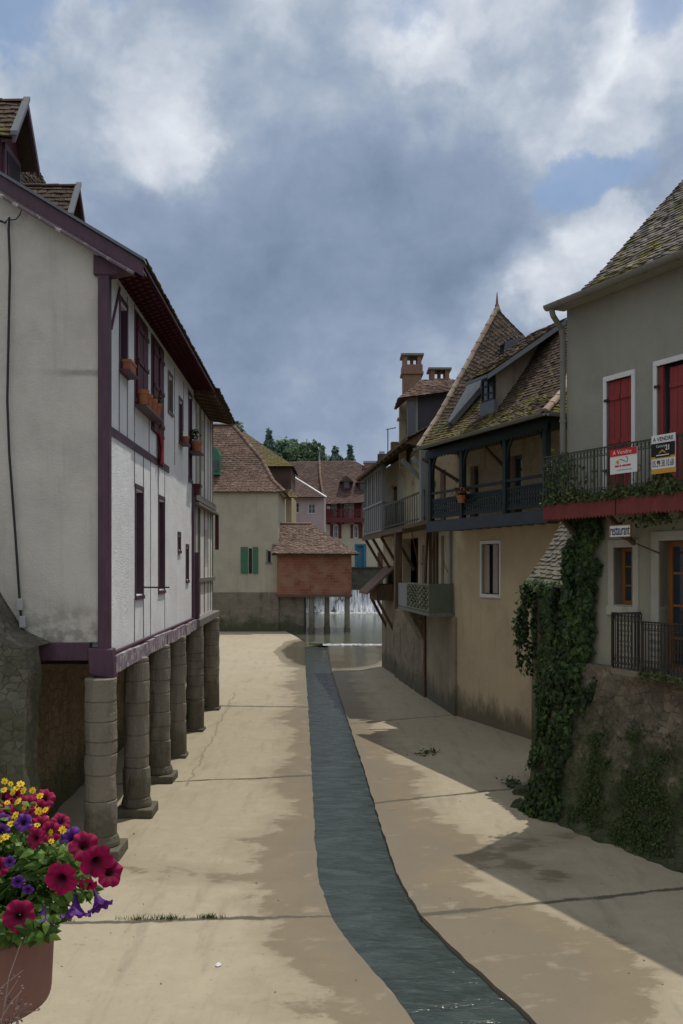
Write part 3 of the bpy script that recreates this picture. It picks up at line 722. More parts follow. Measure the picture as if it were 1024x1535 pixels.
# gable end, facing the bridge: outline under the roof
PROF = [(-.50, 8.22), (1.45, 9.37), (2.05, 10.10), (3.6, 13.25), (4.15, 14.2), (5.8, 15.8)]     # (d, z)
def roof_z(d):
    for (a, b), (c, e) in zip(PROF, PROF[1:]):
        if a <= d <= c: return b+(e-b)*(d-a)/(c-a)
    return PROF[-1][1]
pts = [FL.p(.04, .14, 2.95), FL.p(.04, 5.8, 2.95)]+[FL.p(.04, d, roof_z(d)-.16) for d in (5.8, 4.25, 3.6, 2.05, 1.45, .14)]
mb = MB().prism(pts, FL.t*.26); mb.build('gable_wall', GABLE, house)
mb = MB(); FL.box(mb, 9.1, S1, .3, 5.8, 2.8, 8.2); FL.box(mb, .3, S1, 5.6, 5.8, 2.8, 14.8); FL.box(mb, .3, S1, .3, 5.6, 2.62, 2.78); FL.box(mb, .3, S1, .31, .36, 2.8, 8.0)
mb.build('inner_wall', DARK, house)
mb = MB(); FL.box(mb, -.012, .15, -.02, .14, 2.80, 8.20); mb.build('corner_post', PURPLE, house, .012)
mb = MB()
for i in range(14):
    a, b = .12+i*(S1-.17)/14, .12+(i+1)*(S1-.17)/14; j = lambda: rnd.uniform(-.015, .015)
    mb.para(FL.p(a, -.09+j(), 2.52+j()), FL.t*(b-a), FL.n*.2, Vector((0, 0, .235+j())))
mb2 = MB(); FL.box(mb2, .12, S1-.02, -.045, .12, 2.765, 2.805); mb2.build('sill_beam', PURPLE, house, .01)
mb.build('floor_beam', PURPLE_PEEL, house)
mb = MB(); FL.box(mb, -.02, .2, .25, 1.32, 2.70, 2.95); mb.build('gable_beam', PURPLE, house, .01)
mb = MB(); mb.prism([FL.p(-.05, -.10, 2.44), FL.p(-.05, .25, 2.50), FL.p(-.05, .28, 2.88), FL.p(-.05, -.06, 2.86)], FL.t*.28); mb.build('corner_block', PURPLE, house, .02)
mb = MB(); mb.prism([FL.p(-.03, -.06, 8.06), FL.p(-.03, .2, 8.06), FL.p(-.03, .2, 8.35), FL.p(-.03, -.34, 8.12)], FL.t*.22); mb.build('corbel', PURPLE, house, .015)
mb = MB(); FL.box(mb, .15, 5.45, -.018, .05, 5.86, 5.98); mb.build('timber_rail', PURPLE, house)
for a, z0, z1, w in ((.74, 5.98, 6.95, .05), (1.34, 5.98, 8.15, .045), (.74, 7.95, 8.15, .05), (1.92, 2.8, 3.5, .055), (1.92, 5.28, 8.2, .06), (2.70, 2.8, 5.86, .05), (3.25, 5.98, 6.68, .06), (3.4, 2.8, 5.86, .055), (4.22, 5.28, 5.86, .05),
                     (4.98, 2.8, 5.86, .055), (4.85, 5.98, 8.1, .06), (6.25, 6.1, 8.1, .05), (8.40, 5.9, 8.1, .06), (7.6, 7.0, 8.1, .04)):
    mb = MB(); FL.box(mb, a-w*.36, a+w*.36, -.004-rnd.uniform(0, .005), .04, z0, z1); mb.build('timber_stud', STUD, house)
mb = MB(); mb.bar(FL.p(.14, -.006, 7.35), FL.p(.72, -.006, 8.1), .05, .03); mb.build('timber_brace', PURPLE, house)
mb = MB(); FL.box(mb, 9.0, 9.22, -.05, .1, 2.80, 5.9); mb.build('end_post', PURPLE, house, .01)
mb = MB(); FL.box(mb, 9.05, 9.4, -.20, .1, 5.9, 5.97); FL.box(mb, 9.1, 9.35, -.16, .1, 5.72, 5.9); mb.build('ledge', MAROON, house)
for k, (a0, a1, z0, z1) in wins.items():
    w = window(FL, house, a0, a1, z0, z1, .15, MAROON, GLASS_DK, 2 if a1-a0 > .5 else 1, 3 if z1-z0 > .8 else 2, .055)
    m = MB(); FL.box(m, a0-.05, a0+.03, -.014, .14, z0-.02, z1+.03); FL.box(m, a1-.03, a1+.05, -.014, .14, z0-.02, z1+.03); FL.box(m, a0-.05, a1+.05, -.016, .14, z1+.03, z1+.10)
    FL.box(m, a0-.05, a1+.05, -.03, .14, z0-.08, z0-.02); m.build('frame', PURPLE if k != 'sm1' else GREYWOOD, w)
for a in (2.0, 2.5, 3.55, 4.2):       # tall shutters of the upper french windows, folded half open
    shutter(FL, house, a, a+.45, 6.6 if a < 3 else 6.42, 8.05, -.045, MAROON, 4)
m = MB(); FL.box(m, 2.05, 2.9, .22, .23, 6.8, 8.0); m.build('curtain', CURTAIN, house)
m = MB(); m.bar(FL.p(2.62, -.02, 3.66), FL.p(2.62, -.45, 3.66), .025); m.build('shutter_hook', MAROON, house)
# eave: rows of painted tiles seen from below
def eave(fr, s0, s1, d0, d1, z0, z1, mat, parent, stepw=.21, amp=.05, wav=.013):
    mb = MB(); us = np.linspace(0, 1, 25); n = int((s1-s0)/stepw)
    for i in range(n):
        a = s0+i*stepw
        mb.grid(lambda u, v: fr.p(a+v*stepw, d0+(d1-d0)*u, z0+(z1-z0)*u-amp*(1-v)-wav*math.cos(u*2*math.pi*4)), us, (0, .05, 1))
        mb.grid(lambda u, v: fr.p(a, d0+(d1-d0)*u, z0+(z1-z0)*u-wav*math.cos(u*2*math.pi*4)-amp*v), us, (0, 1))
    return mb.build('eave_soffit', mat, parent, smooth=False)
eave(FL, -.02, S1+.05, .02, -.50, 8.28, 8.19, MAROON, house)
mb = MB(); FL.box(mb, -.2, S1+.1, -.51, -.49, 8.17, 8.225); mb.build('fascia', MAROON, house)
# rake board along the gable with its zinc edge
mb = MB(); mz = MB()
pr = [(-.52, 8.19)]+PROF[1:4]
for (a, b), (c, e) in zip(pr, pr[1:]):
    mb.prism([FL.p(-.20, a, b-.20), FL.p(-.20, c, e-.20), FL.p(-.20, c, e+.0), FL.p(-.20, a, b+.0)], FL.t*.03)
    mz.prism([FL.p(-.25, a-.02, b+.003), FL.p(-.25, c, e+.003), FL.p(-.25, c, e+.045), FL.p(-.25, a-.02, b+.045)], FL.t*.22)
    mb.prism([FL.p(-.17, a, b-.13), FL.p(-.17, c, e-.13), FL.p(-.17, c, e-.10), FL.p(-.17, a, b-.10)], FL.t*.24)
mb.build('rake_board', PURPLE, house); mz.build('rake_flashing', ZINC_DK, house)
mb = MB(); mb.tube([FL.p(-.23, -.40, 8.02), FL.p(-.23, 1.5, 9.12), FL.p(-.23, 2.0, 9.75)], .028, 8); mb.build('rake_pipe', STUD, house)
prT = [(-.53, 8.24)]+[(d, z+.03) for d, z in PROF[1:]]
mb = MB(); tile_rows(mb, [FL.p(-.05, d, z) for d, z in prT], [FL.p(9.45, d, z) for d, z in prT], .2, .13)
roof = mb.build('roof', T_BROWN, house)
m = MB(); m.prism([FL.p(-.05, 5.8, 15.8), FL.p(-.05, 9.2, 11.5), FL.p(-.05, 9.2, 11.4), FL.p(-.05, 5.8, 15.7)], FL.t*9.5); m.build('back_slope', T_BROWN, house)
# two gabled dormers
def dormer(s, w=.9, d0=1.66, zb=9.1, ze=10.23, zp=10.92):
    h = w/2
    m = MB(); m.prism([FL.p(s-h, d0, zb), FL.p(s+h, d0, zb), FL.p(s+h, d0, ze+.02), FL.p(s, d0, zp-.06), FL.p(s-h, d0, ze+.02)], FL.n*1.6)
    dm = m.build('dormer', MAROON, house)
    r1 = MB(); o = .13
    for sg in (-1, 1):
        A = [FL.p(s+sg*(h+o), d0-.22, ze-.08), FL.p(s, d0-.22, zp+.02)]; B = [FL.p(s+sg*(h+o), d0+1.7, ze-.08), FL.p(s, d0+1.9, zp+.02)]
        tile_rows(r1, A, B, .17, .12, .022, .014)
    ridge_tiles(r1, FL.p(s, d0-.2, zp+.04), FL.p(s, d0+1.7, zp+.04), .07, .3)
    r1.build('dormer_roof', T_BROWN, dm)
    v = MB()
    for sg in (-1, 1): v.prism([FL.p(s+sg*(h+o+.02), d0-.26, ze-.16), FL.p(s, d0-.26, zp-.06), FL.p(s, d0-.26, zp+.07), FL.p(s+sg*(h+o+.02), d0-.26, ze-.03)], FL.n*.05)
    v.build('barge_board', PURPLE, dm)
    zf = MB()
    zf.prism([FL.p(s-h-o-.03, d0-.29, ze-.05), FL.p(s, d0-.29, zp+.05), FL.p(s, d0-.29, zp+.11), FL.p(s-h-o-.03, d0-.29, ze+.01)], FL.n*.1); zf.build('verge_flashing', ZINC_DK, dm)
    ww = MB(); FL.box(ww, s-h+.08, s+h-.08, d0-.04, d0, zb+.15, ze-.05); wf = ww.build('window', PURPLE, dm)
    gl = MB(); FL.box(gl, s-h+.16, s+h-.16, d0-.05, d0-.035, zb+.24, ze-.14); gl.build('pane', GLASS_DK, dm)
dormer(1.0); dormer(4.1)

# --- older grey-timbered house continuing the row
FL2 = Fr(tuple(FL.p(S1+.02, 0, 0))[:2], (-.031, 1)).set_n((-1, -.031))
old = thing('old_timber_house', 'narrow old house of weathered grey timbers and white infill above the farthest pillars', 'house', tuple(FL2.o))
OL = 4.55
holes = [(.75, 1.35, 5.95, 7.85), (1.75, 2.35, 6.5, 7.85), (2.55, 3.2, 4.0, 5.0), (1.15, 1.5, 2.95, 5.5)]
mb = MB(); FL2.wall(mb, 0, OL, 2.75, 8.1, .03, .25, holes); mb.build('wall', plaster('old_infill', (.78, .75, .69), .85, (.25, .22, .18), .25), old)
for a, z0, z1, w in ((.12, 2.8, 8.1, .12), (.66, 5.8, 8.1, .10), (1.42, 2.8, 8.1, .10), (1.68, 5.8, 8.1, .09), (2.42, 2.8, 8.1, .13), (3.3, 2.8, 8.1, .10), (3.9, 2.8, 8.1, .09), (4.45, 2.6, 8.15, .16), (1.02, 2.8, 5.7, .10), (.6, 2.8, 5.7, .07)):
    mb = MB(); FL2.box(mb, a-w/2, a+w/2, .016+rnd.uniform(-.006, .006), .06, z0, z1); mb.build('timber_post', GREYWOOD, old)
mb = MB(); FL2.box(mb, 0, OL+.05, -.07, .04, 5.62, 5.78); FL2.box(mb, 0, OL+.1, -.13, .04, 5.50, 5.56); mb.build('timber_rail', GREYWOOD, old)
mb = MB(); FL2.box(mb, .1, OL, -.045, .04, 3.62, 3.72); mb.build('lower_rail', GREYWOOD, old)
mb = MB(); FL2.box(mb, -.05, OL+.12, -.16, .15, 2.56, 2.75); mb.build('floor_beam', GREYWOOD, old, .02)
mb = MB(); FL2.box(mb, .0, .22, -.12, .05, 2.76, 4.35); mb.build('purple_board', PURPLE, old)
mb = MB(); FL2.box(mb, 4.52, 4.62, -.14, -.04, 4.5, 5.5); mb.build('drain_box', MAROON, old)
for (a0, a1, z0, z1) in holes: window(FL2, old, a0, a1, z0, z1, .16, OLDWOOD, GLASS_DK, 2, 3, .06)
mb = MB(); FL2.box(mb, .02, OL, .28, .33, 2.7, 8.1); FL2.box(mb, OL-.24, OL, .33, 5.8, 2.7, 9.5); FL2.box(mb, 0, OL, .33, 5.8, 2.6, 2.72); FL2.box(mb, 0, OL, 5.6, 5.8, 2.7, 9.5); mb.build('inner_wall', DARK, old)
mb = MB()
for i in range(9): mb.bar(FL2.p(.1+i*.54, .3, 8.30), FL2.p(.1+i*.54, -.52, 8.12), .07, .09)
FL2.box(mb, 0, OL+.3, -.5, .3, 8.22, 8.245); mb.build('eave_rafters', OLDWOOD, old)
mb = MB(); prO = [(-.6, 8.14), (.4, 8.55), (1.4, 9.2), (5.8, 12.2)]
tile_rows(mb, [FL2.p(.0, d, z+.1) for d, z in prO], [FL2.p(OL+.35, d, z+.1+(-.1 if d < 0 else 0)) for d, z in prO], .2, .13, .025, .02); mb.build('roof', T_BROWN, old)

# --- stone pillars
def pillar(px, py, rad, top, label, plinth, seed):
    g = G(px, py); r = random.Random(seed)
    t = thing('stone_pillar', label, 'pillar', tuple(g), 'stone pillars under the timber houses')
    prof = []; z = 0.0; k = 0
    z = .28 if plinth else 0
    base_end = .75 if seed % 3 else .5
    while z < top:
        h = r.uniform(.16, .42) if z > base_end else base_end-z+.02
        rr = rad*(1.05 if z < base_end-.02 else 1.0)*r.uniform(.975, 1.02); z1 = min(top, z+h)
        prof += [(rr*.93, z), (rr*.995, z+.014), (rr, z+.03), (rr*r.uniform(.99, 1.01), (z+z1)/2), (rr, z1-.03), (rr*.995, z1-.012), (rr*.93, z1)]
        z = z1
    m = MB().lathe(g, prof, 28, .10, seed); m.build('shaft', STONEPIL, t, smooth=False)
    m = MB(); w = rad*(1.5 if plinth else 1.12); ph_ = .14 if plinth else .07
    m.add([g+Vector((x*w*r.uniform(.95, 1.05), y*w*r.uniform(.95, 1.05), zz)) for zz in (-.1, ph_) for x, y in ((-1, -1), (1, -1), (1, 1), (-1, 1))], [(4, 5, 6, 7), (0, 1, 5, 4), (1, 2, 6, 5), (2, 3, 7, 6), (3, 0, 4, 7)])
    if plinth: m.lathe(g+Vector((0, 0, .14)), [(rad*1.25, 0), (rad*1.22, .06), (rad*1.1, .15)], 16, .08, seed)
    m.build('plinth', STONEPIL, t, .02)
pillar(151, 1281, .215, 2.46, 'nearest banded stone pillar, under the purple corner block of the white house', True, 1)
pillar(205, 1220, .20, 2.54, 'second stone pillar, with an ochre stain and a wide square foot slab', True, 2)
pillar(239, 1170, .20, 2.54, 'third stone pillar, ringed by evenly spaced drums above a broad foot slab', True, 4)
pillar(265, 1134, .195, 2.54, 'fourth stone pillar, slim and plain, under the middle of the white house', False, 5)
pillar(292, 1095, .22, 2.58, 'fifth stone pillar, standing where the white and the grey timbered houses meet', False, 7)
pillar(316, 1063, .235, 2.58, 'farthest stone pillar, at the far corner of the grey timbered house', False, 8)

# --- walls below and beside the house
uw = MB()
def uwall(u, v):
    y = 13.6+u*15; return Vector((-4.62-.031*(y-13)+.10*mnoise.noise(Vector((y*.9, v*1.2, 5)))-.04*v, y, -.1+v*2.85))
uw.grid(uwall, np.linspace(0, 1, 60), np.linspace(0, 1, 16))
uw.grid(lambda u, v: Vector((-4.62-u*4, 13.6, -.1+v*2.9)), np.linspace(0, 1, 6), np.linspace(0, 1, 4))
uw.grid(lambda u, v: Vector((-5.1-u*4, 28.6, -.1+v*2.9)), np.linspace(0, 1, 6), np.linspace(0, 1, 4))
tag(uw.build('rubble_wall', RUBBLE), 'rough ochre rubble wall in the shade under the white house', 'wall')
aw = MB()
def awall(u, v):
    x = -4.02-u*4; zt = 2.95+.45*u*4+(.8 if u > .1 else 0)*min(1, (u-.1)*6 if u > .1 else 0)
    z = -.2+v*(zt+.2)
    return Vector((x+.10*mnoise.noise(Vector((u*4, z*1.4, 2))), 11.75+.14*mnoise.noise(Vector((x*1.7, z*1.7, 7)))+.12*v, z))
aw.grid(awall, np.linspace(0, 1, 40), np.linspace(0, 1, 40))
aw.grid(lambda u, v: Vector((-4.02+.10*mnoise.noise(Vector((0, (-.2+v*3.15)*1.4, 2)))-.0, 11.75+.14*mnoise.noise(Vector((-4.02*1.7, (-.2+v*3.15)*1.7, 7)))+.12*v+u*.55, -.2+v*3.15)), np.linspace(0, 1, 10), np.linspace(0, 1, 40))
aw.grid(lambda u, v: awall(u, 1)+Vector((0, v*2, 0)), np.linspace(0, 1, 40), (0, 1))
tag(aw.build('buttress_wall', ABUT, smooth=True), 'dark mossy stone buttress wall rising at the left edge beside the house corner', 'wall')
cb = thing('cable', 'black cable running down the cream gable wall to two small junction boxes', 'cable', tuple(P(13, 330, 12.95)))
cp = [P(x, y, 12.93) for x, y in ((0, 331), (8, 334), (14, 326), (13, 345), (15, 400), (13, 500), (11, 600), (14, 680), (20, 760), (25, 830), (30, 905), (33, 940))]
MB().tube(cp, .017, 6).build('wire', CABLE, cb)
MB().tube([P(14, 330, 12.9), P(24, 329, 12.92), P(30, 322, 12.92), P(33, 312, 12.92), P(26, 309, 12.95)], .009, 5).build('loop', CABLE, cb)
MB().tube([P(31, 930, 12.9), P(40, 985, 12.9), P(55, 995, 12.9), P(75, 988, 12.95)], .006, 5).build('loose_wire', CABLE, cb)
for py in (906, 932):
    c = P(30 if py < 920 else 34, py, 12.92); m = MB(); m.box(c.x-.04, c.x+.04, c.y-.03, c.y+.05, c.z-.08, c.z+.08); m.build('junction_box', PVC, cb, .008)

# --- things on the sills
def pot(c, r, h, label, group='terracotta pots on the sills of the white house', box=None):
    t = thing('flower_pot' if not box else 'window_box', label, 'pot', tuple(c), group)
    if box:
        m = MB(); FL.box(m, box[0], box[1], -.15, -.03, c.z, c.z+h); m.build('trough', TERRA, t, .012)
        m = MB(); FL.box(m, box[0]-.015, box[1]+.015, -.162, -.018, c.z+h*.72, c.z+h); m.build('rim', TERRA, t, .01)
    else:
        MB().lathe(c, [(r*.68, 0), (r*.9, h*.75)], 18).build('body', TERRA, t)
        MB().lathe(c+Vector((0, 0, h*.74)), [(r*.93, 0), (r*1.03, 0), (r*1.05, h*.26), (r*.85, h*.26), (r*.8, h*.1)], 18).build('rim', TERRA, t)
    return t
m = MB(); pass
for q_ in ((1.9, 3.6, -.20, -.004, 6.57, 6.60), (.7, 1.4, -.17, -.004, 6.885, 6.91), (6.85, 7.45, -.18, -.004, 6.63, 6.66), (8.4, 9.1, -.28, -.004, 6.63, 6.66)):
    m = MB(); FL.box(m, *q_); m.build('pot_shelf', PURPLE, house)
pot(FL.p(1.05, -.1, 6.915), .1, .17, 'long terracotta trough under the first upper window, nearest the corner', None, (.84, 1.26))
for s, l in ((2.08, 'terracotta pot at the near end of the row of four under the tall maroon shutters'), (2.45, 'terracotta pot, second in the row of four under the tall maroon shutters'), (2.9, 'terracotta pot, third in the row of four under the tall maroon shutters'), (3.35, 'terracotta pot with blue and green plant at the far end of the row of four')):
    pot(FL.p(s, -.105, 6.603), .10, .25, l)
pl = MB(); ps = [FL.p(3.35+rnd.gauss(0, .06), -.12+rnd.gauss(0, .05), 6.86+rnd.random()*.12) for _ in range(60)]; leaves(pl, ps, (0, 0, 1), .06); tag(pl.build('pot_plant', CREEP), 'small green plant in the pot at the far end of the row of four', 'plant')
pot(FL.p(7.15, -.1, 6.663), .09, .15, 'small reddish pot under the narrow upper window past the drainpipe studs')
pot(FL.p(8.75, -.14, 6.663), .13, .26, 'big round terracotta pot in front of the tall purple window at the house end')
pl = MB(); ps = [FL.p(8.75+rnd.gauss(0, .09), -.1+rnd.gauss(0, .06), 6.95+rnd.random()*.25) for _ in range(90)]; leaves(pl, ps, (0, 0, 1), .07); tag(pl.build('sill_plant', CREEP), 'bright green plant in the big round pot by the tall purple window', 'plant')
cm = MB(); cm.grid(lambda u, v: FL.p(4.0+u*.42+.04*v, -.03-.04*math.sin(v*2.2)-.025*math.sin(u*9+v*3), 6.50-v*.62+.03*math.sin(u*7)), np.linspace(0, 1, 12), np.linspace(0, 1, 14))
cm.grid(lambda u, v: FL.p(4.0+u*.42+.04*v, -.02-.04*math.sin(v*2.2)-.025*math.sin(u*9+v*3), 6.50-v*.62+.03*math.sin(u*7)), np.linspace(0, 1, 12), np.linspace(0, 1, 14))
tag(cm.build('red_cloth', REDCLOTH, smooth=True), 'dark red cloth hanging from the sill below the maroon shutters', 'cloth')
# ================================================================== RIGHT: grey house with the balcony
FR = Fr((3.74, 15.5), (.425, -.905)).set_n((.905, .425))
gh = thing('grey_house', 'grey rendered house with red shutters and steep lichen-covered tile roof on the right', 'house', (3.74, 15.5, 0))
w1 = (.97, 1.53, 5.0, 6.90); w2 = (2.05, 3.0, 5.0, 6.93)
wl_ = (1.14, 1.56, 3.42, 4.30); dl = (2.10, 2.85, 2.5, 4.38)
mb = MB(); FR.wall(mb, 0, 6.5, 4.85, 8.30, 0, .35, [w1, w2]); mb.build('upper_wall', GREYREND, gh)
mb = MB(); FR.wall(mb, 0, 6.5, 2.35, 4.85, 0, .35, [wl_, dl]); mb.build('lower_wall', LOWREND, gh)
mb = MB(); FR.box(mb, 0, .35, .35, 6, -.2, 8.35); FR.box(mb, 6.2, 6.5, .35, 6, -.2, 8.35); FR.box(mb, .35, 6.2, 5.7, 6, -.2, 8.35); mb.build('side_wall', LOWREND, gh)
mb = MB(); mb.prism([FR.p(.01, .2, 8.3), FR.p(.01, 6, 8.3), FR.p(.01, 4.6, 12.6), FR.p(.01, 2.79, 10.9), FR.p(.01, 1.4, 9.5), FR.p(.01, .6, 8.7)], FR.t*.3); mb.build('gable_wall', GREYREND, gh)
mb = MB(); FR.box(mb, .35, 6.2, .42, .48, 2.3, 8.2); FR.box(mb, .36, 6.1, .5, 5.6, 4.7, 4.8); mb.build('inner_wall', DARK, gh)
PR = [(-.30, 8.30), (.25, 8.56), (.6, 8.84), (1.4, 9.65), (2.79, 11.05), (4.6, 12.9)]
mb = MB(); tile_rows(mb, [FR.p(-.04, d, z) for d, z in PR], [FR.p(6.6, d, z) for d, z in PR], .16, .105, .02, .017)
gr = mb.build('roof', T_GREY, gh)
mb = MB()
for (a, b), (c, e) in zip(PR, PR[1:]): mb.prism([FR.p(-.05, a, b-.09), FR.p(-.05, c, e-.09), FR.p(-.05, c, e-.02), FR.p(-.05, a, b-.02)], FR.t*.1)
FR.box(mb, -.03, 6.6, -.26, .0, 8.28, 8.31); mb.build('roof_edge', GREYREND, gh)
mb = MB().prism([FR.p(-.2, 4.6, 12.9), FR.p(-.2, 8, 9), FR.p(-.2, 8, 8.9), FR.p(-.2, 4.6, 12.8)], FR.t*6.8); mb.build('back_slope', T_GREY, gh)
# half-round gutter
mb = MB()
us = np.linspace(0, math.pi, 9)
mb.grid(lambda u, v: FR.p(v, -.36+.075*math.cos(u), 8.30-.085*math.sin(u)), us, [-.07]+list(np.linspace(-.06, 6.5, 30)))
mb.grid(lambda u, v: FR.p(v, -.36+.067*math.cos(u), 8.30-.075*math.sin(u)), us, (-.07, 6.5))
for s in np.arange(.3, 6.5, .62): mb.grid(lambda u, v: FR.p(s+v, -.36+.082*math.cos(u), 8.30-.092*math.sin(u)), us, (0, .03))
mb.build('gutter', ZINCOLD, gh)
mb = MB(); FR.box(mb, -.04, 6.6, -.285, -.03, 8.245, 8.275); mb.build('soffit', GREYREND, gh)
mb = MB(); mb.tube([FR.p(.06, -.36, 8.22), FR.p(.06, -.33, 8.12), FR.p(-.02, -.10, 7.95), FR.p(-.03, -.06, 7.8), FR.p(-.03, -.06, 4.9)], .048, 10)
for z in (7.4, 6.4, 5.5): mb.tube([FR.p(-.03, -.06, z), FR.p(-.03, -.06, z+.05)], .058, 10)
mb.build('downpipe', ZINCOLD, gh)
for k, (a0, a1, z0, z1) in enumerate((w1, w2)):
    m = MB(); FR.box(m, a0-.07, a0, -.02, .12, z0, z1); FR.box(m, a1, a1+.07, -.02, .12, z0, z1); FR.box(m, a0-.07, a1+.07, -.02, .12, z1, z1+.08); wf = m.build('window', WHITEFRAME, gh, .006)
    if k == 0:
        mid = (a0+a1)/2; shutter(FR, wf, a0+.01, mid-.006, z0, z1-.01, .03, REDPAINT, 2); shutter(FR, wf, mid+.006, a1-.01, z0, z1-.01, .03, REDPAINT, 2)
    else:
        shutter(FR, wf, a0+.01, a0+.10, z0, z1-.01, .02, REDPAINT, 1, ledges=False); shutter(FR, wf, a0+.20, a1-.02, z0, z1-.05, .05, REDPAINT, 5)
        m = MB(); FR.box(m, a0+.1, a0+.2, .10, .12, z0, z1); m.build('pane', GLASS, wf)
    m = MB(); 
    for z in (z0+.5, z1-.3): FR.box(m, a0-.03, a0+.05, -.035, .0, z-.02, z+.02)
    m.build('hinge', IRON, wf)
# ground-floor window and door with stone surrounds
m = MB(); a0, a1, z0, z1 = wl_
FR.box(m, a0-.12, a0, -.025, .2, z0-.1, z1+.12); FR.box(m, a1, a1+.12, -.025, .2, z0-.1, z1+.12); FR.box(m, a0, a1, -.025, .2, z1, z1+.12); FR.box(m, a0-.13, a1+.13, -.05, .2, z0-.16, z0-.02); m.build('window_surround', plaster('pale_stone_trim', (.42, .39, .31), .85), gh, .008)
window(FR, gh, a0, a1, z0, z1, .16, OAK, GLASS, 2, 3, .06)
m = MB(); FR.box(m, a0+.26, a1-.05, .26, .27, z0, z1); m.build('curtain', CURTAIN, gh)
m = MB(); a0, a1, z0, z1 = dl
FR.box(m, a0-.15, a0, -.03, .2, z0, z1+.14); FR.box(m, a1, a1+.15, -.03, .2, z0, z1+.14); FR.box(m, a0, a1, -.03, .2, z1, z1+.14); m.build('door_surround', MATS['pale_stone_trim'], gh, .008)
window(FR, gh, a0, a1, z0, z1, .16, OAK, GLASS, 2, 4, .085, .06, .035, 'glazed_door')
m = MB(); FR.box(m, a0+.15, a0+.4, .26, .27, z0+.3, z1); m.build('curtain', CURTAIN, gh)
# balcony of the upper floor: slab, red scalloped apron, iron railing
B0, B1, BD = .28, 6.3, -.70
bal = MB(); FR.box(bal, B0, B1, BD+.03, 0, 4.86, 4.98); bl = bal.build('balcony_floor', OLDWOOD, gh)
def scallop(fr, mb, s0, s1, d, th, ztop, zlow, step, amp, shape='tri'):
    n = int((s1-s0)/step); st = (s1-s0)/n
    for i in range(n):
        a = s0+i*st
        if shape == 'tri': pts = [(0, ztop), (0, zlow+amp), (st/2, zlow), (st, zlow+amp), (st, ztop)]
        else: pts = [(0, ztop), (0, zlow+amp*.6)]+[(st*(.5-.5*math.cos(math.pi*k/6)), zlow+amp-amp*math.sin(math.pi*k/6)) for k in range(1, 6)]+[(st, zlow+amp*.6), (st, ztop)]
        mb.prism([fr.p(a+x, d, z) for x, z in pts], fr.n*th)
    return mb
m = MB(); scallop(FR, m, B0, 1.95, BD, .02, 5.00, 4.73, .075, .035); scallop(FR, m, 1.98, B1, BD-.006, .02, 5.00, 4.73, .075, .035)
FR.box(m, B0, B0+.02, BD+.03, -.02, 4.76, 5.0); m.build('apron', APRON, gh)
def railing(fr, s0, s1, d, z0, z1, mat, parent, gap=.075, style=0, name='railing'):
    m = MB(); r = .009
    fr.box(m, s0, s1, d-.016, d+.016, z1-.02, z1); fr.box(m, s0, s1, d-.010, d+.010, z0+.05, z0+.07); fr.box(m, s0, s1, d-.008, d+.008, z1-.13, z1-.115); fr.box(m, s0, s1, d-.008, d+.008, z0+.16, z0+.172)
    n = int((s1-s0)/gap)
    for i in range(n+1):
        a = s0+i*(s1-s0)/n; big = i % 8 == 0
        w = .013 if big else .006; fr.box(m, a-w, a+w, d-w*.9, d+w*.9, z0, z1-.02)
        if i < n:
            c = a+gap/2
            def ring(cz, rx, rz, k=8): m.tube([fr.p(c+rx*math.cos(2*math.pi*q/k), d, cz+rz*math.sin(2*math.pi*q/k)) for q in range(k+1)], .005, 4, False)
            ring(z1-.07, gap*.36, .036); ring(z0+.115, gap*.36, .036)
            if style and i % 8 in (2, 3, 4, 5):
                for q in range(3): ring(z0+.28+q*(z1-z0-.5)/2, gap*.4, .055)
            if not style and i % 3 == 1: ring((z0+z1)/2, gap*.38, .05); 
    return m.build(name, mat, parent)
rl = railing(FR, B0, B1, BD+.015, 5.0, 5.76, IRONGREEN, gh)
m = MB(); FR.box(m, B0, B0+.02, BD, -.02, 5.74, 5.76)
for i in range(9): FR.box(m, B0+.004, B0+.016, BD+.02+i*.075, BD+.032+i*.075, 5.0, 5.74)
m.build('end_railing', IRONGREEN, gh)
for s in (.5, 1.6, 3.0): m = MB(); m.bar(FR.p(s, -.02, 4.35), FR.p(s, -.6, 4.84), .06); m.build('bracket', OLDWOOD, gh)
# lower iron balcony
m = MB(); FR.box(m, 1.72, 6.2, -.58, .0, 2.44, 2.52); m.build('lower_balcony_floor', FARSTONE, gh)
railing(FR, 1.72, 2.32, -.55, 2.54, 3.34, IRON, gh, .06, 1); railing(FR, 2.34, 6.2, -.55, 2.52, 3.24, IRON, gh, .06, 1)
m = MB()
for i in range(8): FR.box(m, 1.715, 1.727, -.53+i*.07, -.518+i*.07, 2.52, 3.3)
FR.box(m, 1.71, 1.73, -.55, 0, 3.3, 3.33); m.build('lower_end_railing', IRON, gh)

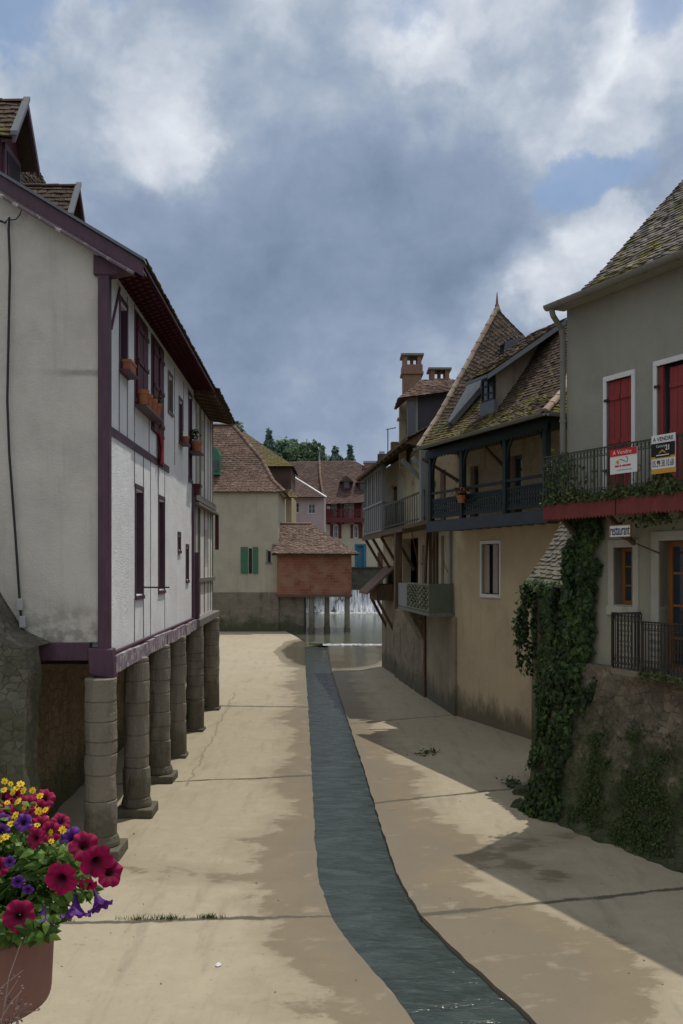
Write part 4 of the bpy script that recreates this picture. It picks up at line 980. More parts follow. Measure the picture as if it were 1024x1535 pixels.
# signs tied to the railing
def board(label, s0, s1, z0, z1, d, tilt=0):
    t = thing('sale_sign', label, 'sign', tuple(FR.p((s0+s1)/2, d, z0))); m = MB(); FR.box(m, s0, s1, d, d+.012, z0, z1); m.build('board', SIGNWHITE, t); return t
t = board('white for-sale board with a red top band, hanging on the upper balcony railing', 1.90, 2.44, 5.33, 5.68, BD-.045)
m = MB(); FR.box(m, 1.90, 2.44, BD-.049, BD-.045, 5.58, 5.68); m.build('red_band', SIGNRED, t)
text_obj('A Vendre', FR, 1.96, 2.34, 5.605, 5.66, BD-.052, SIGNWHITE, t)
m = MB()
for i, (a, b) in enumerate(((2.00, 2.08), (2.095, 2.13), (2.15, 2.22), (2.23, 2.32))): FR.box(m, a, b, BD-.048, BD-.045, 5.425, 5.45)
m.build('red_text_line', SIGNRED, t)
m = MB(); m.lathe(FR.p(2.06, BD-.046, 5.50)-Vector((0, 0, .0)), [(.02, -.02), (.028, 0), (.02, .02)], 10); m.build('yellow_mark', SIGNGOLD, t)
m = MB(); m.tube([FR.p(a, BD-.048, z) for a, z in ((2.1, 5.53), (2.16, 5.52), (2.22, 5.49), (2.25, 5.48), (2.26, 5.55), (2.22, 5.56))], .004, 5); FR.box(m, 2.04, 2.34, BD-.048, BD-.045, 5.375, 5.380); m.build('drawn_mark', SIGNBLACK, t)
t = board('white, black and gold for-sale board with a phone number on the upper balcony railing', 2.72, 3.15, 5.26, 5.78, BD-.045)
m = MB(); FR.box(m, 2.72, 3.15, BD-.049, BD-.045, 5.49, 5.67); m.build('black_band', SIGNBLACK, t)
m = MB(); FR.box(m, 2.72, 3.15, BD-.049, BD-.045, 5.462, 5.489); FR.box(m, 2.72, 3.15, BD-.049, BD-.045, 5.26, 5.325); m.build('gold_band', SIGNGOLD, t)
m = MB(); FR.box(m, 2.80, 3.07, BD-.053, BD-.049, 5.475, 5.655); m.build('black_panel', SIGNBLACK, t)
text_obj('A VENDRE', FR, 2.75, 3.12, 5.695, 5.75, BD-.048, SIGNBLUE, t, bold=.015)
text_obj('Century', FR, 2.82, 2.98, 5.60, 5.645, BD-.056, SIGNWHITE, t); text_obj('21', FR, 2.985, 3.055, 5.565, 5.635, BD-.056, SIGNWHITE, t, bold=.02)
m = MB(); m.prism([FR.p(2.86, BD-.056, 5.53), FR.p(2.93, BD-.056, 5.58), FR.p(3.0, BD-.056, 5.53), FR.p(2.98, BD-.056, 5.53), FR.p(2.93, BD-.056, 5.555), FR.p(2.88, BD-.056, 5.53)], FR.n*.003); m.build('gold_roof_mark', SIGNGOLD, t)
m = MB(); FR.box(m, 2.82, 3.05, BD-.056, BD-.053, 5.498, 5.510); m.build('white_line', SIGNWHITE, t)
text_obj('05.59.38.10.68', FR, 2.74, 3.13, 5.35, 5.44, BD-.048, SIGNBLUE, t, bold=.004)
rs = thing('restaurant_sign', 'small white hanging sign with the word restaurant in old black lettering', 'sign', tuple(FR.p(1.75, -.62, 4.4)))
m = MB(); FR.box(m, 1.72, 2.16, -.60, -.585, 4.44, 4.60); m.build('board', SIGNWHITE, rs)
text_obj('restaurant', FR, 1.74, 2.14, 4.46, 4.585, -.604, SIGNBLUE, rs, bold=.012)
m = MB()
for (a, z) in ((1.716, 0), (2.152, 0)): FR.box(m, a, a+.012, -.607, -.58, 4.43, 4.61)
FR.box(m, 1.716, 2.164, -.607, -.58, 4.60, 4.612); FR.box(m, 1.716, 2.164, -.607, -.58, 4.428, 4.44); m.build('sign_frame', OAK, rs)
m = MB(); m.bar(FR.p(1.7, -.62, 4.74), FR.p(1.78, -.59, 4.61), .02); m.bar(FR.p(1.95, -.59, 4.43), FR.p(2.12, -.02, 4.2), .02); m.build('iron_stay', RUST, rs)

# battered river wall below the grey house
rv = MB()
def rwall(u, v):
    s = -.25+u*7; z = -.15+v*2.62; off = -.15-.55*(1-v)-.12*(1-v)*max(0, mnoise.noise(Vector((s*1.2, 4, 0))))
    return FR.p(s, off+.06*mnoise.noise(Vector((s*2.6, z*2.6, 1)))+.03*mnoise.noise(Vector((s*8, z*8, 5))), z)
rv.grid(rwall, np.linspace(0, 1, 150), np.linspace(0, 1, 60)); rv.grid(lambda u, v: rwall(u, 1)+FR.n*v*.8, np.linspace(0, 1, 150), (0, 1))
rv.grid(lambda u, v: rwall(0, v)+FR.n*u*1.2, np.linspace(0, 1, 8), np.linspace(0, 1, 60))
tag(rv.build('river_wall', RIVERWALL, smooth=True), 'leaning old stone river wall under the grey house, patched with render and moss', 'wall')
ft = MB()
def footing(u, v):
    s = -.45+u*7; k = mnoise.noise(Vector((s*2.7, 3, 0))); q = mnoise.noise(Vector((s*6.5, v*3, 8)))
    return FR.p(s, -.62-.22*math.sin(v*1.57)*(.75+.8*k)+.06*q, -.06+(.17+.12*k)*math.cos(v*1.57)+.06*q)
ft.grid(footing, np.linspace(0, 1, 170), np.linspace(0, 1, 14)); tag(ft.build('stone_footing', RIVERWALL), 'low broken stone footing running along the base of the river wall', 'footing')
for i, (px, py, r) in enumerate(((768, 1180, .10), (781, 1190, .15), (797, 1196, .12), (812, 1206, .16), (830, 1214, .10), (858, 1232, .11))):
    q = random.Random(i+50); c = G(px, py)
    bm = bmesh.new(); bmesh.ops.create_icosphere(bm, subdivisions=2, radius=r)
    for v in bm.verts: v.co *= 1+.55*mnoise.noise(v.co*(2.2/r)*.5+Vector((i*5, 0, 0)))+.12*mnoise.noise(v.co*(6/r)*.4+Vector((i, 0, 0))); v.co.z *= .75
    m = MB(); m.add([c+v.co+Vector((0, 0, r*.35)) for v in bm.verts], [tuple(v.index for v in f.verts) for f in bm.faces]); bm.free()
    t = m.build('rock', FARSTONE); tag(t, 'grey rubble stone fallen in the row at the foot of the ivy', 'rock', 'rubble stones at the foot of the ivy')

# ================================================================== small lean-to between the houses, with its stone-slate roof
lt = thing('stone_lean_to', 'small lean-to with a stone-slate roof wedged between the yellow and grey houses', 'outbuilding', tuple(FR.p(-1.2, .4, 0)))
La, Lb, Lc, Ld = Vector((3.43, 17.5, 3.66)), Vector((3.74, 15.9, 3.60)), Vector((4.55, 16.5, 5.0)), Vector((4.40, 18.3, 5.0))
m = MB(); tile_rows(m, [La, (La+Ld)/2+Vector((0, 0, -.12)), Ld], [Lb, (Lb+Lc)/2+Vector((0, 0, -.12)), Lc], .30, .10, .032, .022); m.build('roof', T_STONE, lt)
m = MB(); f = Vector((.14, .05, 0)); dz = Vector((0, 0, -.08))
m.add([La+f+dz, Lb+f+dz, Lc+dz, Ld+dz]+[Vector((p.x, p.y, -.2)) for p in (La+f, Lb+f, Lc, Ld)], [(0, 1, 5, 4), (1, 2, 6, 5), (2, 3, 7, 6), (3, 0, 4, 7), (0, 3, 2, 1)]); m.build('wall', RIVERWALL, lt)

# ================================================================== yellow house with the green gallery
FG = Fr((2.02, 24.36), (.347, -.938)).set_n((.938, .347))
yh = thing('gallery_house', 'ochre yellow house with a dark green wooden gallery and a steep brown tiled roof', 'house', (2.02, 24.36, 0))
WD = 1.28; ww_ = (1.05, 1.95, 3.32, 4.58)
mb = MB(); FG.wall(mb, -.45, 5.0, -.1, 5.16, WD, .3, [ww_]); mb.build('wall', YELLOW, yh)
doors = [(.42, .86, 5.2, 6.62), (2.45, 2.98, 5.2, 6.66), (-1.35, -1.0, 5.2, 6.7)]
mb = MB(); FG.wall(mb, -1.6, 5.0, 5.16, 7.5, WD, .3, doors); mb.build('gallery_wall', GALWALL, yh)
mb = MB(); FG.box(mb, 4.7, 5.0, WD+.3, 5.5, -.1, 7.4); FG.box(mb, -.45, -.15, WD+.3, 5.5, -.1, 9.0); FG.box(mb, -.15, 4.7, 5.2, 5.5, -.1, 7.4); mb.build('side_wall', GALWALL, yh)
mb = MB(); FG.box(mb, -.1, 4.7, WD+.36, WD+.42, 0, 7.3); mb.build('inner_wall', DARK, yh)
for a0, a1, z0, z1 in doors:
    window(FG, yh, a0, a1, z0, z1, WD+.12, OLDWOOD, GLASS, 1, 2, .07, .06, .03, 'glazed_door')
a0, a1, z0, z1 = ww_
m = MB(); FG.box(m, a0-.07, a0, WD-.03, WD+.14, z0-.09, z1+.09); FG.box(m, a1, a1+.07, WD-.03, WD+.14, z0-.09, z1+.09); FG.box(m, a0, a1, WD-.03, WD+.14, z1, z1+.09); FG.box(m, a0, a1, WD-.045, WD+.14, z0-.09, z0); wf = m.build('window', WHITEFRAME, yh, .006)
m = MB(); FG.box(m, a0, a1, WD+.13, WD+.14, z0, z1); m.build('pane', GLASS, wf)
m = MB(); FG.box(m, a0+.02, a0+.27, WD+.05, WD+.075, z0+.02, z1-.02); FG.box(m, a0+.47, a0+.70, WD+.05, WD+.075, z0+.02, z1-.02); m.build('inner_shutter', plain('pinkish_shutter', (.36, .29, .23), .7), wf)
# gallery
GD = .30; G0, G1 = -.12, 5.62
m = MB(); FG.box(m, G0, G1, GD, WD, 5.08, 5.17); m.build('gallery_floor', OLDWOOD, yh)
m = MB()
for i in range(12): FG.box(m, G0+.1+i*.49, G0+.19+i*.49, GD+.04, WD, 4.96, 5.08)
m.build('floor_joists', OLDWOOD, yh)
m = MB(); scallop(FG, m, G0, G1, GD-.03, .025, 5.19, 4.90, .13, .05, 'round'); m.build('fascia', BLUEGREY, yh)
posts = (.05, 1.8, 3.87, 5.5)
for a in posts:
    m = MB(); FG.box(m, a-.07, a+.07, GD-.03, GD+.10, 5.17, 7.02)
    for sg in (-1, 1):
        if a+sg*.45 < 5.8 and a+sg*.45 > -.3: m.tube([FG.p(a+sg*.03, GD+.035, 6.35), FG.p(a+sg*.10, GD+.035, 6.62), FG.p(a+sg*.24, GD+.035, 6.82), FG.p(a+sg*.42, GD+.035, 6.93)], .04, 6)
    m.build('gallery_post', DKGREEN, yh, .008)
m = MB(); FG.box(m, G0, 5.7, GD-.04, GD+.1, 6.96, 7.05); FG.box(m, 5.56, 5.68, GD+.1, 3.4, 6.96, 7.05); m.build('eave_beam', DKGREEN, yh)
m = MB(); scallop(FG, m, G0, 5.68, GD-.065, .02, 7.0, 6.80, .17, .10, 'round')
FGs = Fr(tuple(FG.p(5.70, GD, 0))[:2], FG.n[:2]).set_n(-FG.t[:2] if False else (-FG.t.x, -FG.t.y)); scallop(FGs, m, 0, 2.6, -.02, .02, 7.0, 6.80, .17, .10, 'round'); m.build('valance', DKGREEN, yh)
for a, b in zip(posts, posts[1:]):
    m = MB(); s0, s1 = a+.055, b-.055
    FG.box(m, s0, s1, GD-.01, GD+.06, 5.88, 5.94); FG.box(m, s0, s1, GD, GD+.05, 5.26, 5.31); FG.box(m, s0, s1, GD, GD+.05, 5.72, 5.76)
    n = int((s1-s0)/.105); st = (s1-s0)/n
    for i in range(n):
        c = s0+(i+.5)*st; w = st*.43
        m.prism([FG.p(c+x*w, GD+.015, z) for x, z in ((-1, 5.31), (1, 5.31), (1, 5.37), (.45, 5.42), (1, 5.48), (1, 5.55), (.45, 5.60), (1, 5.66), (1, 5.72), (-1, 5.72), (-1, 5.66), (-.45, 5.60), (-1, 5.55), (-1, 5.48), (-.45, 5.42), (-1, 5.37))], FG.n*.02)
    m.build('balustrade', DKGREEN, yh)
m = MB(); FG.box(m, 5.5, 5.56, GD+.09, WD, 5.26, 5.94); m.build('end_panel', DKGREEN, yh)
m = MB(); m.bar(FG.p(2.35, WD-.02, 6.35), FG.p(2.75, WD-.9, 6.85), .06); m.build('brace', OLDWOOD, yh); m = MB(); m.bar(FG.p(-.2, WD-.02, 6.3), FG.p(-.6, WD-.9, 6.9), .08); m.build('brace', OLDWOOD, yh)
m = MB(); FG.box(m, -.35, 5.3, GD+.1, WD, 7.02, 7.05); m.build('gallery_ceiling', OLDWOOD, yh)
hb = thing('hanging_basket', 'small planter of red and green flowers on the green gallery rail', 'planter', tuple(FG.p(2.0, .22, 5.6)))
m = MB().lathe(FG.p(2.0, .2, 5.55), [(.09, 0), (.13, .18), (.12, .18)], 12); m.build('pot', TERRA, hb)
m = MB(); ps = [FG.p(2.0+rnd.gauss(0, .13), .2+rnd.gauss(0, .08), 5.78+rnd.gauss(0, .10)) for _ in range(170)]; leaves(m, ps, (0, 0, 1), .07); m.build('foliage', CREEP, hb)
m = MB(); ps = [FG.p(2.05+rnd.gauss(0, .1), .16+rnd.gauss(0, .06), 5.84+rnd.gauss(0, .06)) for _ in range(22)]; leaves(m, ps, (-.5, -.5, .5), .055); m.build('blossom', plain('red_blossom', (.4, .05, .03), .6), hb)

# roof: long front slope, pavilion peak at the far end, hip at the near corner
e = lambda s, d, z: FG.p(s, d, z)
ZE, PK = 7.10, 10.86
E1 = [e(-.02, 0, ZE), e(.03, .55, 7.92), e(.12, 1.4, 9.42), e(.20, 2.2, PK)]
Mm = [e(2.1, 0, ZE), e(2.0, .75, 7.70), e(1.85, 1.5, 8.68), e(1.62, 2.2, 9.78)]
E2 = [e(5.95, 0, ZE), e(5.5, .75, 7.66), e(5.0, 1.5, 8.62), e(4.55, 2.2, 9.76)]
m = MB(); tile_rows(m, E1, Mm, .16, .10, .02, .018)
tile_rows(m, Mm, E2, .16, .10, .02, .018)
tile_rows(m, [e(.20, 2.2, PK), e(.2, 2.2, PK)][:1]+[e(.2, 2.2, PK)], [e(1.62, 2.2, 9.78), e(.2, 2.2, PK)], .16, .1)
N1 = [e(5.95, 0, ZE), e(5.5, .75, 7.66), e(5.0, 1.5, 8.62), e(4.55, 2.2, 9.76)]; N2 = [e(5.95, 4.4, ZE), e(5.5, 3.65, 7.66), e(5.0, 2.9, 8.62), e(4.55, 2.2, 9.76)]
tile_rows(m, N1, N2, .16, .10, .02, .016)
# far side of the pavilion and the back slope
tile_rows(m, [e(1.64, 2.2, 9.76), e(.2, 2.2, PK)], [e(1.7, 4.0, 7.7), e(.2, 2.2, PK)], .16, .1)
m.add([e(-.02, 0, ZE-.04), e(-.02, 4.4, ZE), e(.2, 2.2, PK-.04)], [(0, 1, 2)], (.3, .5, .5)); m.add([e(-.02, 4.4, ZE), e(5.95, 4.4, ZE), e(4.55, 2.2, 9.70), e(1.4, 2.2, 9.70)], [(0, 1, 2, 3)], (.3, .5, .5))
m.build('roof', T_BROWN, yh)
m = MB()
for a, b in zip(E1, E1[1:]): ridge_tiles(m, a+Vector((0, 0, .04)), b+Vector((0, 0, .05)), .115, .30)
m.build('hip_tiles', T_CAP, yh); m = MB()
for a, b in zip(E2[:3], E2[1:]): ridge_tiles(m, a+Vector((0, 0, .05)), b+Vector((0, 0, .05)), .085, .32)
m.build('hip_tiles', T_CAP, yh)
m = MB().lathe(e(.2, 2.2, PK-.08), [(.13, 0), (.10, .09), (.05, .16), (.06, .20), (.035, .26), (.010, .55)], 12); m.build('finial', plain('terracotta_finial', (.20, .10, .07), .8), yh)
m = MB(); mb = MB()
mb.grid(lambda u, v: FG.p(v, -.07+.065*math.cos(u), 7.10-.075*math.sin(u)), us, list(np.linspace(-.1, 6.02, 20))); mb.grid(lambda u, v: FG.p(v, -.07+.057*math.cos(u), 7.10-.066*math.sin(u)), us, (-.1, 6.02))
FGn = Fr(tuple(FG.p(6.0, 0, 0))[:2], (FG.n.x, FG.n.y)).set_n((-FG.t.x, -FG.t.y)); mb.grid(lambda u, v: FGn.p(v, -.07+.065*math.cos(u), 7.10-.075*math.sin(u)), us, (0, 4)); mb.build('gutter', plain('dull_gutter', (.15, .15, .13), .6), yh)
# shed dormer with its rendered cheek
D0 = .62
def rz(d): return np.interp(d, [0, .75, 1.5, 2.2], [ZE, 7.66, 8.62, 9.76])
dn_ = MB(); sA, sB = 2.1, 2.75
dn_.prism([e(sB, D0+.1, rz(D0+.1)-.05), e(sB, 2.0, rz(2.0)-.06), e(sB, 2.0, 9.52), e(sB, D0+.1, 8.62)], FG.t*-.65)
dm = dn_.build('dormer', plaster('dormer_cheek', (.28, .24, .19), .6, (.08, .07, .06), .6), yh)
m = MB(); tile_rows(m, [e(sA-.15, D0-.28, 8.50), e(sA-.1, 2.2, 9.83)], [e(sB+.22, D0-.28, 8.50), e(sB+.85, 2.2, 9.83)], .16, .10, .02, .015); m.build('dormer_roof', T_BROWN, dm)
m = MB(); m.prism([e(sB+.21, D0-.26, 8.36), e(sB+.80, 2.1, 9.64), e(sB+.80, 2.1, 9.76), e(sB+.21, D0-.26, 8.48)], FG.t*.03); m.prism([e(sA-.14, D0-.30, 8.40), e(sB+.24, D0-.30, 8.40), e(sB+.24, D0-.30, 8.47), e(sA-.14, D0-.30, 8.47)], FG.n*.03); m.build('barge_board', plain('grey_board', (.15, .16, .17), .7), dm)
m = MB(); FG.box(m, sA-.02, sB+.02, D0+.03, D0+.12, 7.62, 7.95); m.build('zinc_apron', ZINC_DK, dm)
w = window(FG, dm, sA+.03, sB-.03, 7.95, 8.52, D0+.04, DKGREEN, GLASS, 2, 3, .05, .06, .03)
# zinc flue hood and roof hatch
m = MB(); m.prism([e(1.02, .42, 7.60), e(1.22, .38, 7.54), e(1.52, 1.05, 8.40), e(1.40, 1.22, 8.78), e(1.02, 1.10, 8.74)], FG.n*-.10+Vector((0, 0, .08))); m.build('zinc_flashing', ZINC_DK, yh)
m = MB(); m.tube([e(.1, .05, 7.16), e(.5, .3, 7.5), e(1.15, .5, 7.74)], .03, 6); m.build('zinc_strip', ZINC_DK, yh)
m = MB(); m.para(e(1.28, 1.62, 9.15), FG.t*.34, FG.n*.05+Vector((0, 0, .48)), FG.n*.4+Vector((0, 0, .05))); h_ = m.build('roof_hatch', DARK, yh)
m = MB(); m.para(e(1.60, 1.55, 9.05), FG.t*.03, FG.n*.08+Vector((0, 0, .60)), FG.n*.5+Vector((0, 0, .15))); m.para(e(1.22, 1.48, 9.66), FG.t*.44, FG.n*.5+Vector((0, 0, .22)), Vector((0, 0, .03))); m.build('hatch_cover', ZINC_DK, h_)
# ================================================================== stone house with the grey veranda, by the pond
FS = Fr((3.05, 25.4), (-.117, .993)).set_n((.993, .117))
sh = thing('veranda_house', 'old stone house with a closed grey wooden veranda propped out over the pond', 'house', (3.05, 25.4, 0))
m = MB(); m.grid(lambda u, v: FS.p(3.3+u*5.3, .0+.08*mnoise.noise(Vector((u*6, v*3, 1)))-.12*(1-v), -.15+v*2.85), np.linspace(0, 1, 40), np.linspace(0, 1, 24))
m.grid(lambda u, v: FS.p(8.6, .0-.12*(1-v)+u*4, -.15+v*2.85), np.linspace(0, 1, 6), np.linspace(0, 1, 6)); m.build('lower_wall', SHOUSE, sh)
m = MB(); FS.box(m, -.30, 3.3, -.06, .5, -.15, 2.66); m.build('cement_wall', CEMENT, sh, .02)
up_holes = [(5.1, 7.9, 2.75, 5.0), (1.35, 1.75, 2.75, 4.9), (4.0, 4.5, 2.75, 4.7), (3.4, 3.9, 5.3, 7.0), (9.0, 9.8, 5.4, 7.0)]
m = MB(); FS.wall(m, -.3, 12.2, 2.66, 7.9, .05, .3, up_holes); m.build('wall', CREAM, sh)
m = MB(); FS.box(m, .0, 12.2, .9, .95, 2.66, 7.9); FS.box(m, -.3, 0, .35, 4, 2.66, 7.9); FS.box(m, 11.9, 12.2, .35, 4, -.1, 9); FS.box(m, 0, 12, 3.8, 4, -.1, 9); m.build('inner_wall', OLDWOOD, sh)
m = MB(); FS.box(m, 5.1, 7.9, .55, .6, 2.75, 5.0)
for i in range(7): FS.box(m, 5.2+i*.38, 5.26+i*.38, .50, .55, 2.75, 5.0)
m.build('plank_door', MAROON, sh)
m = MB(); FS.box(m, 1.35, 1.75, .2, .24, 2.75, 4.9); m.build('green_door', DKGREEN, sh)
m = MB(); FS.box(m, 4.0, 4.5, .12, .16, 2.75, 4.7); m.build('pale_door', PALEWOOD, sh)
m = MB(); FS.box(m, 3.4, 3.9, .15, .2, 5.3, 7.0); m.build('pane', GLASS, sh); m = MB(); FS.box(m, 9.0, 9.8, .18, .22, 5.4, 7.0); m.build('pane', GLASS, sh)
for a in (.35, 2.1, 2.5, 3.0): m = MB(); FS.box(m, a, a+.14, -.02, .1, 2.66, 5.2); m.build('timber_post', OLDWOOD if a > 1 else PALEWOOD, sh)
# lower balcony
m = MB(); FS.box(m, -.08, 4.7, -.70, .04, 2.66, 2.76); m.build('lower_balcony_floor', GREYWOOD, sh)
m = MB(); FS.box(m, -.08, -.04, -.70, -.02, 2.77, 3.55); m.build('side_panel', PANELGREEN, sh)
m = MB(); s0, s1, z0, z1 = -.03, 3.1, 2.78, 3.54
FS.box(m, s0, s1, -.70, -.665, z1-.05, z1); FS.box(m, s0, s1, -.70, -.665, z0, z0+.05); n = 6; st = (s1-s0)/n
for i in range(n):
    for a, b in ((0, 1), (1, 0)):
        for q in range(4):
            za = z0+.05+(z1-z0-.1)*q/4; zb = z0+.05+(z1-z0-.1)*(q+1)/4
            m.bar(FS.p(s0+(i+a)*st, -.685-.004*a, za), FS.p(s0+(i+b)*st, -.685-.004*a, zb), .05, .012, (0, 1, 0))
for i in range(0, n+1, 3): FS.box(m, s0+i*st-.025, s0+i*st+.025, -.705, -.66, z0, z1)
m.build('lattice_panel', LATTICE, sh)
m = MB(); FS.box(m, 3.15, 4.65, -.69, -.66, 2.78, 3.5); m.build('pale_panel', PALEWOOD, sh)
m = MB(); FS.box(m, 4.7, 4.95, -.78, -.55, 2.66, 5.15); m.build('veranda_post', OLDWOOD, sh)
# upper balcony and veranda
m = MB(); FS.box(m, .0, 12.4, -.72, .05, 5.18, 5.28); FS.box(m, 7.5, 12.4, -.78, -.68, 5.06, 5.18); FS.box(m, 3.5, 7.6, -.78, -.68, 5.10, 5.2); m.build('veranda_floor', OLDWOOD, sh)
m = MB()
for i in range(10): FS.box(m, 7.65+i*.5, 7.70+i*.5, -.72, -.66, 5.28, 7.6)
FS.box(m, 7.6, 12.4, -.735, -.65, 6.28, 6.36); FS.box(m, 7.6, 12.4, -.735, -.65, 7.5, 7.62); FS.box(m, 7.6, 12.4, -.735, -.65, 5.28, 5.34); FS.box(m, 7.6, 12.4, -.68, -.67, 5.3, 6.3)
for k in range(3): FS.box(m, 9.2+k*1.0, 9.6+k*1.0, -.69, -.68, 6.3, 7.5)
m.build('veranda_screen', PALEWOOD, sh)
m = MB(); FS.box(m, 7.58, 7.64, -.72, .05, 6.22, 6.30); FS.box(m, 7.58, 7.64, -.76, -.62, 5.28, 7.62)
for i in range(5): FS.box(m, 7.59, 7.63, -.60+i*.13, -.54+i*.13, 5.3, 6.25)
m.build('end_balusters', PALEWOOD, sh)
m = MB()
FS.box(m, .6, 7.5, -.70, -.66, 6.10, 6.15); FS.box(m, .6, 7.5, -.70, -.66, 5.36, 5.40)
for i in range(20): FS.box(m, .62+i*.35, .635+i*.35, -.69, -.67, 5.28, 6.12)
m.build('railing', IRONGREEN, sh)
for s in (5.6, 8.2, 10.2, 12.0): m = MB(); m.bar(FS.p(s, .02, 3.9), FS.p(s, -.68, 5.08), .10); m.build('strut', OLDWOOD, sh)
m = MB(); m.bar(FS.p(2.6, -.02, 6.3), FS.p(2.6, -.95, 7.2), .12); m.build('brace', PALEWOOD, sh); m = MB(); m.bar(FS.p(1.2, -.02, 6.1), FS.p(1.2, -.9, 7.1), .12); m.build('brace', PALEWOOD, sh)
m = MB(); FS.box(m, .75, 1.0, -.75, -.55, 5.28, 7.3); m.build('pale_post', PALEWOOD, sh)
RS = [(-1.0, 7.62), (0, 8.15), (1.2, 9.0), (2.6, 10.3)]
m = MB(); tile_rows(m, [FS.p(1.6, d, z+.08) for d, z in RS], [FS.p(12.6, d, z-.10) for d, z in RS], .2, .13, .022, .018); m.build('roof', T_RED, sh)
m = MB()
for i in range(14): m.bar(FS.p(1.8+i*.8, 1.0, 8.72-.17*i/14), FS.p(1.8+i*.8, -.98, 7.60-.17*i/14), .08, .1)
m.prism([FS.p(1.6, -1.0, 7.66), FS.p(12.6, -1.0, 7.48), FS.p(12.6, -.96, 7.48), FS.p(1.6, -.96, 7.66)], (0, 0, .08)); m.build('eave_rafters', OLDWOOD, sh)
m = MB(); m.prism([FS.p(1.7, -.98, 7.58), FS.p(1.7, 2.6, 10.2), FS.p(1.7, 2.6, 7.4), FS.p(1.7, .0, 7.4)], FS.t*.05); m.build('gable_boards', OLDWOOD, sh)
m = MB().prism([FS.p(1.6, 2.6, 10.3), FS.p(1.6, 5, 8), FS.p(1.6, 5, 7.9), FS.p(1.6, 2.6, 10.2)], FS.t*11); m.build('back_slope', T_RED, sh)
# slate-hung dormer, chimneys
Dm = MB(); c0 = P(625, 650, 30)
def DP(x, y, z): return Vector((2.36+x, 30+y, z))
Dm.box(2.42, 3.5, 30, 31.5, 7.8, 9.62); dmr = Dm.build('dormer', plain('dark_slate_cladding', (.045, .045, .055), .6, .35, scale=6), sh)
m = MB(); tile_rows(m, [DP(-.55, -.35, 9.35), DP(-.1, -.02, 9.72), DP(.28, .75, 10.16)], [DP(1.5, -.35, 9.62), DP(1.5, .0, 9.78), DP(1.5, .75, 10.16)], .17, .1, .02, .018)
tile_rows(m, [DP(-.55, 1.8, 9.35), DP(-.1, 1.5, 9.72), DP(.28, .75, 10.16)], [DP(-.55, -.35, 9.35), DP(-.1, -.02, 9.72), DP(.28, .75, 10.16)], .17, .1, .02, .018); m.build('dormer_roof', T_RED, dmr)
m = MB(); m.box(2.10, 2.38, 29.98, 30.04, 7.9, 9.45); m.box(2.38, 2.45, 29.95, 30.05, 7.9, 9.6); m.build('dormer_window', PALEWOOD, dmr)
m = MB(); m.box(2.14, 2.34, 29.96, 29.985, 8.1, 9.3); m.build('pane', GLASS, dmr)
def chimney(x0, x1, y, dep, z0, z1, parent, mat):
    m = MB(); m.box(x0, x1, y, y+dep, z0, z1-.75); c = m.build('chimney', mat, parent, .012)
    m = MB(); m.box(x0-.07, x1+.07, y-.07, y+dep+.07, z1-.75, z1-.66); m.box(x0-.04, x1+.04, y-.04, y+dep+.04, z1-.66, z1-.42); m.build('chimney_collar', mat, c, .01)
    m = MB(); w = (x1-x0)*.22
    for x in (x0, x1-w): m.box(x, x+w, y, y+dep, z1-.42, z1-.12)
    m.box((x0+x1)/2-w*.4, (x0+x1)/2+w*.4, y+dep*.4, y+dep*.6, z1-.42, z1-.12); m.build('chimney_head', mat, c)
    m = MB(); m.box(x0-.08, x1+.08, y-.08, y+dep+.08, z1-.12, z1-.04); m.build('chimney_cap', ZINCOLD, c, .01)
    return c
chimney(2.12, 2.74, 32, .7, 7.6, 11.36, sh, CHIMBRICK); chimney(3.1, 3.75, 32.5, .7, 8.6, 10.98, sh, CHIMBRICK)
m = MB(); m.box(1.97, 2.2, 31.7, 32.1, 7.4, 9.6); m.box(1.9, 2.25, 31.6, 32.1, 9.0, 9.06); m.build('flue_base', CREAM, sh)
m = MB().tube([FS.p(3.32, -.10, -.05), FS.p(3.32, -.10, 2.6), FS.p(3.1, -.12, 4.0), FS.p(3.1, -.06, 5.1)], .045, 8); m.build('drainpipe', RUST, sh)
m = MB(); m.tube([FS.p(1.0, -.3, 5.15), FS.p(2.6, -.05, 4.2)], .02, 5); m.tube([FS.p(3.4, -.5, 5.1), FS.p(4.6, -.05, 4.1)], .02, 5); m.build('stay_rod', RUST, sh)
m = MB(); m.prism([FS.p(3.5, -.02, 2.64), FS.p(3.5, -.6, 2.64), FS.p(3.5, -.1, 1.75)], FS.t*1.0); m.build('balcony_bracket', SHOUSE, sh, .03)
# little wooden lean-to hanging over the pond
hu = thing('hanging_shed', 'little brown wooden shed propped on struts over the pond beside the stone house', 'shed', tuple(FS.p(10, 0, 2.7)))
m = MB(); FS.box(m, 9.6, 11.4, -.62, .3, 2.75, 3.35); m.build('body', OLDWOOD, hu)
m = MB(); m.prism([FS.p(9.35, -1.0, 2.98), FS.p(9.35, .1, 4.0), FS.p(9.35, .1, 4.09), FS.p(9.35, -1.0, 3.07)], FS.t*2.3); m.build('roof', T_RED, hu)
for s in (9.7, 11.2): m = MB(); m.bar(FS.p(s, .06, 1.6), FS.p(s, -.56, 2.75), .10); m.build('strut', OLDWOOD, hu)
m = MB(); FS.box(m, 8.6, 12.2, .0, .3, -.2, 2.7); m.build('back_wall', SHOUSE, hu)

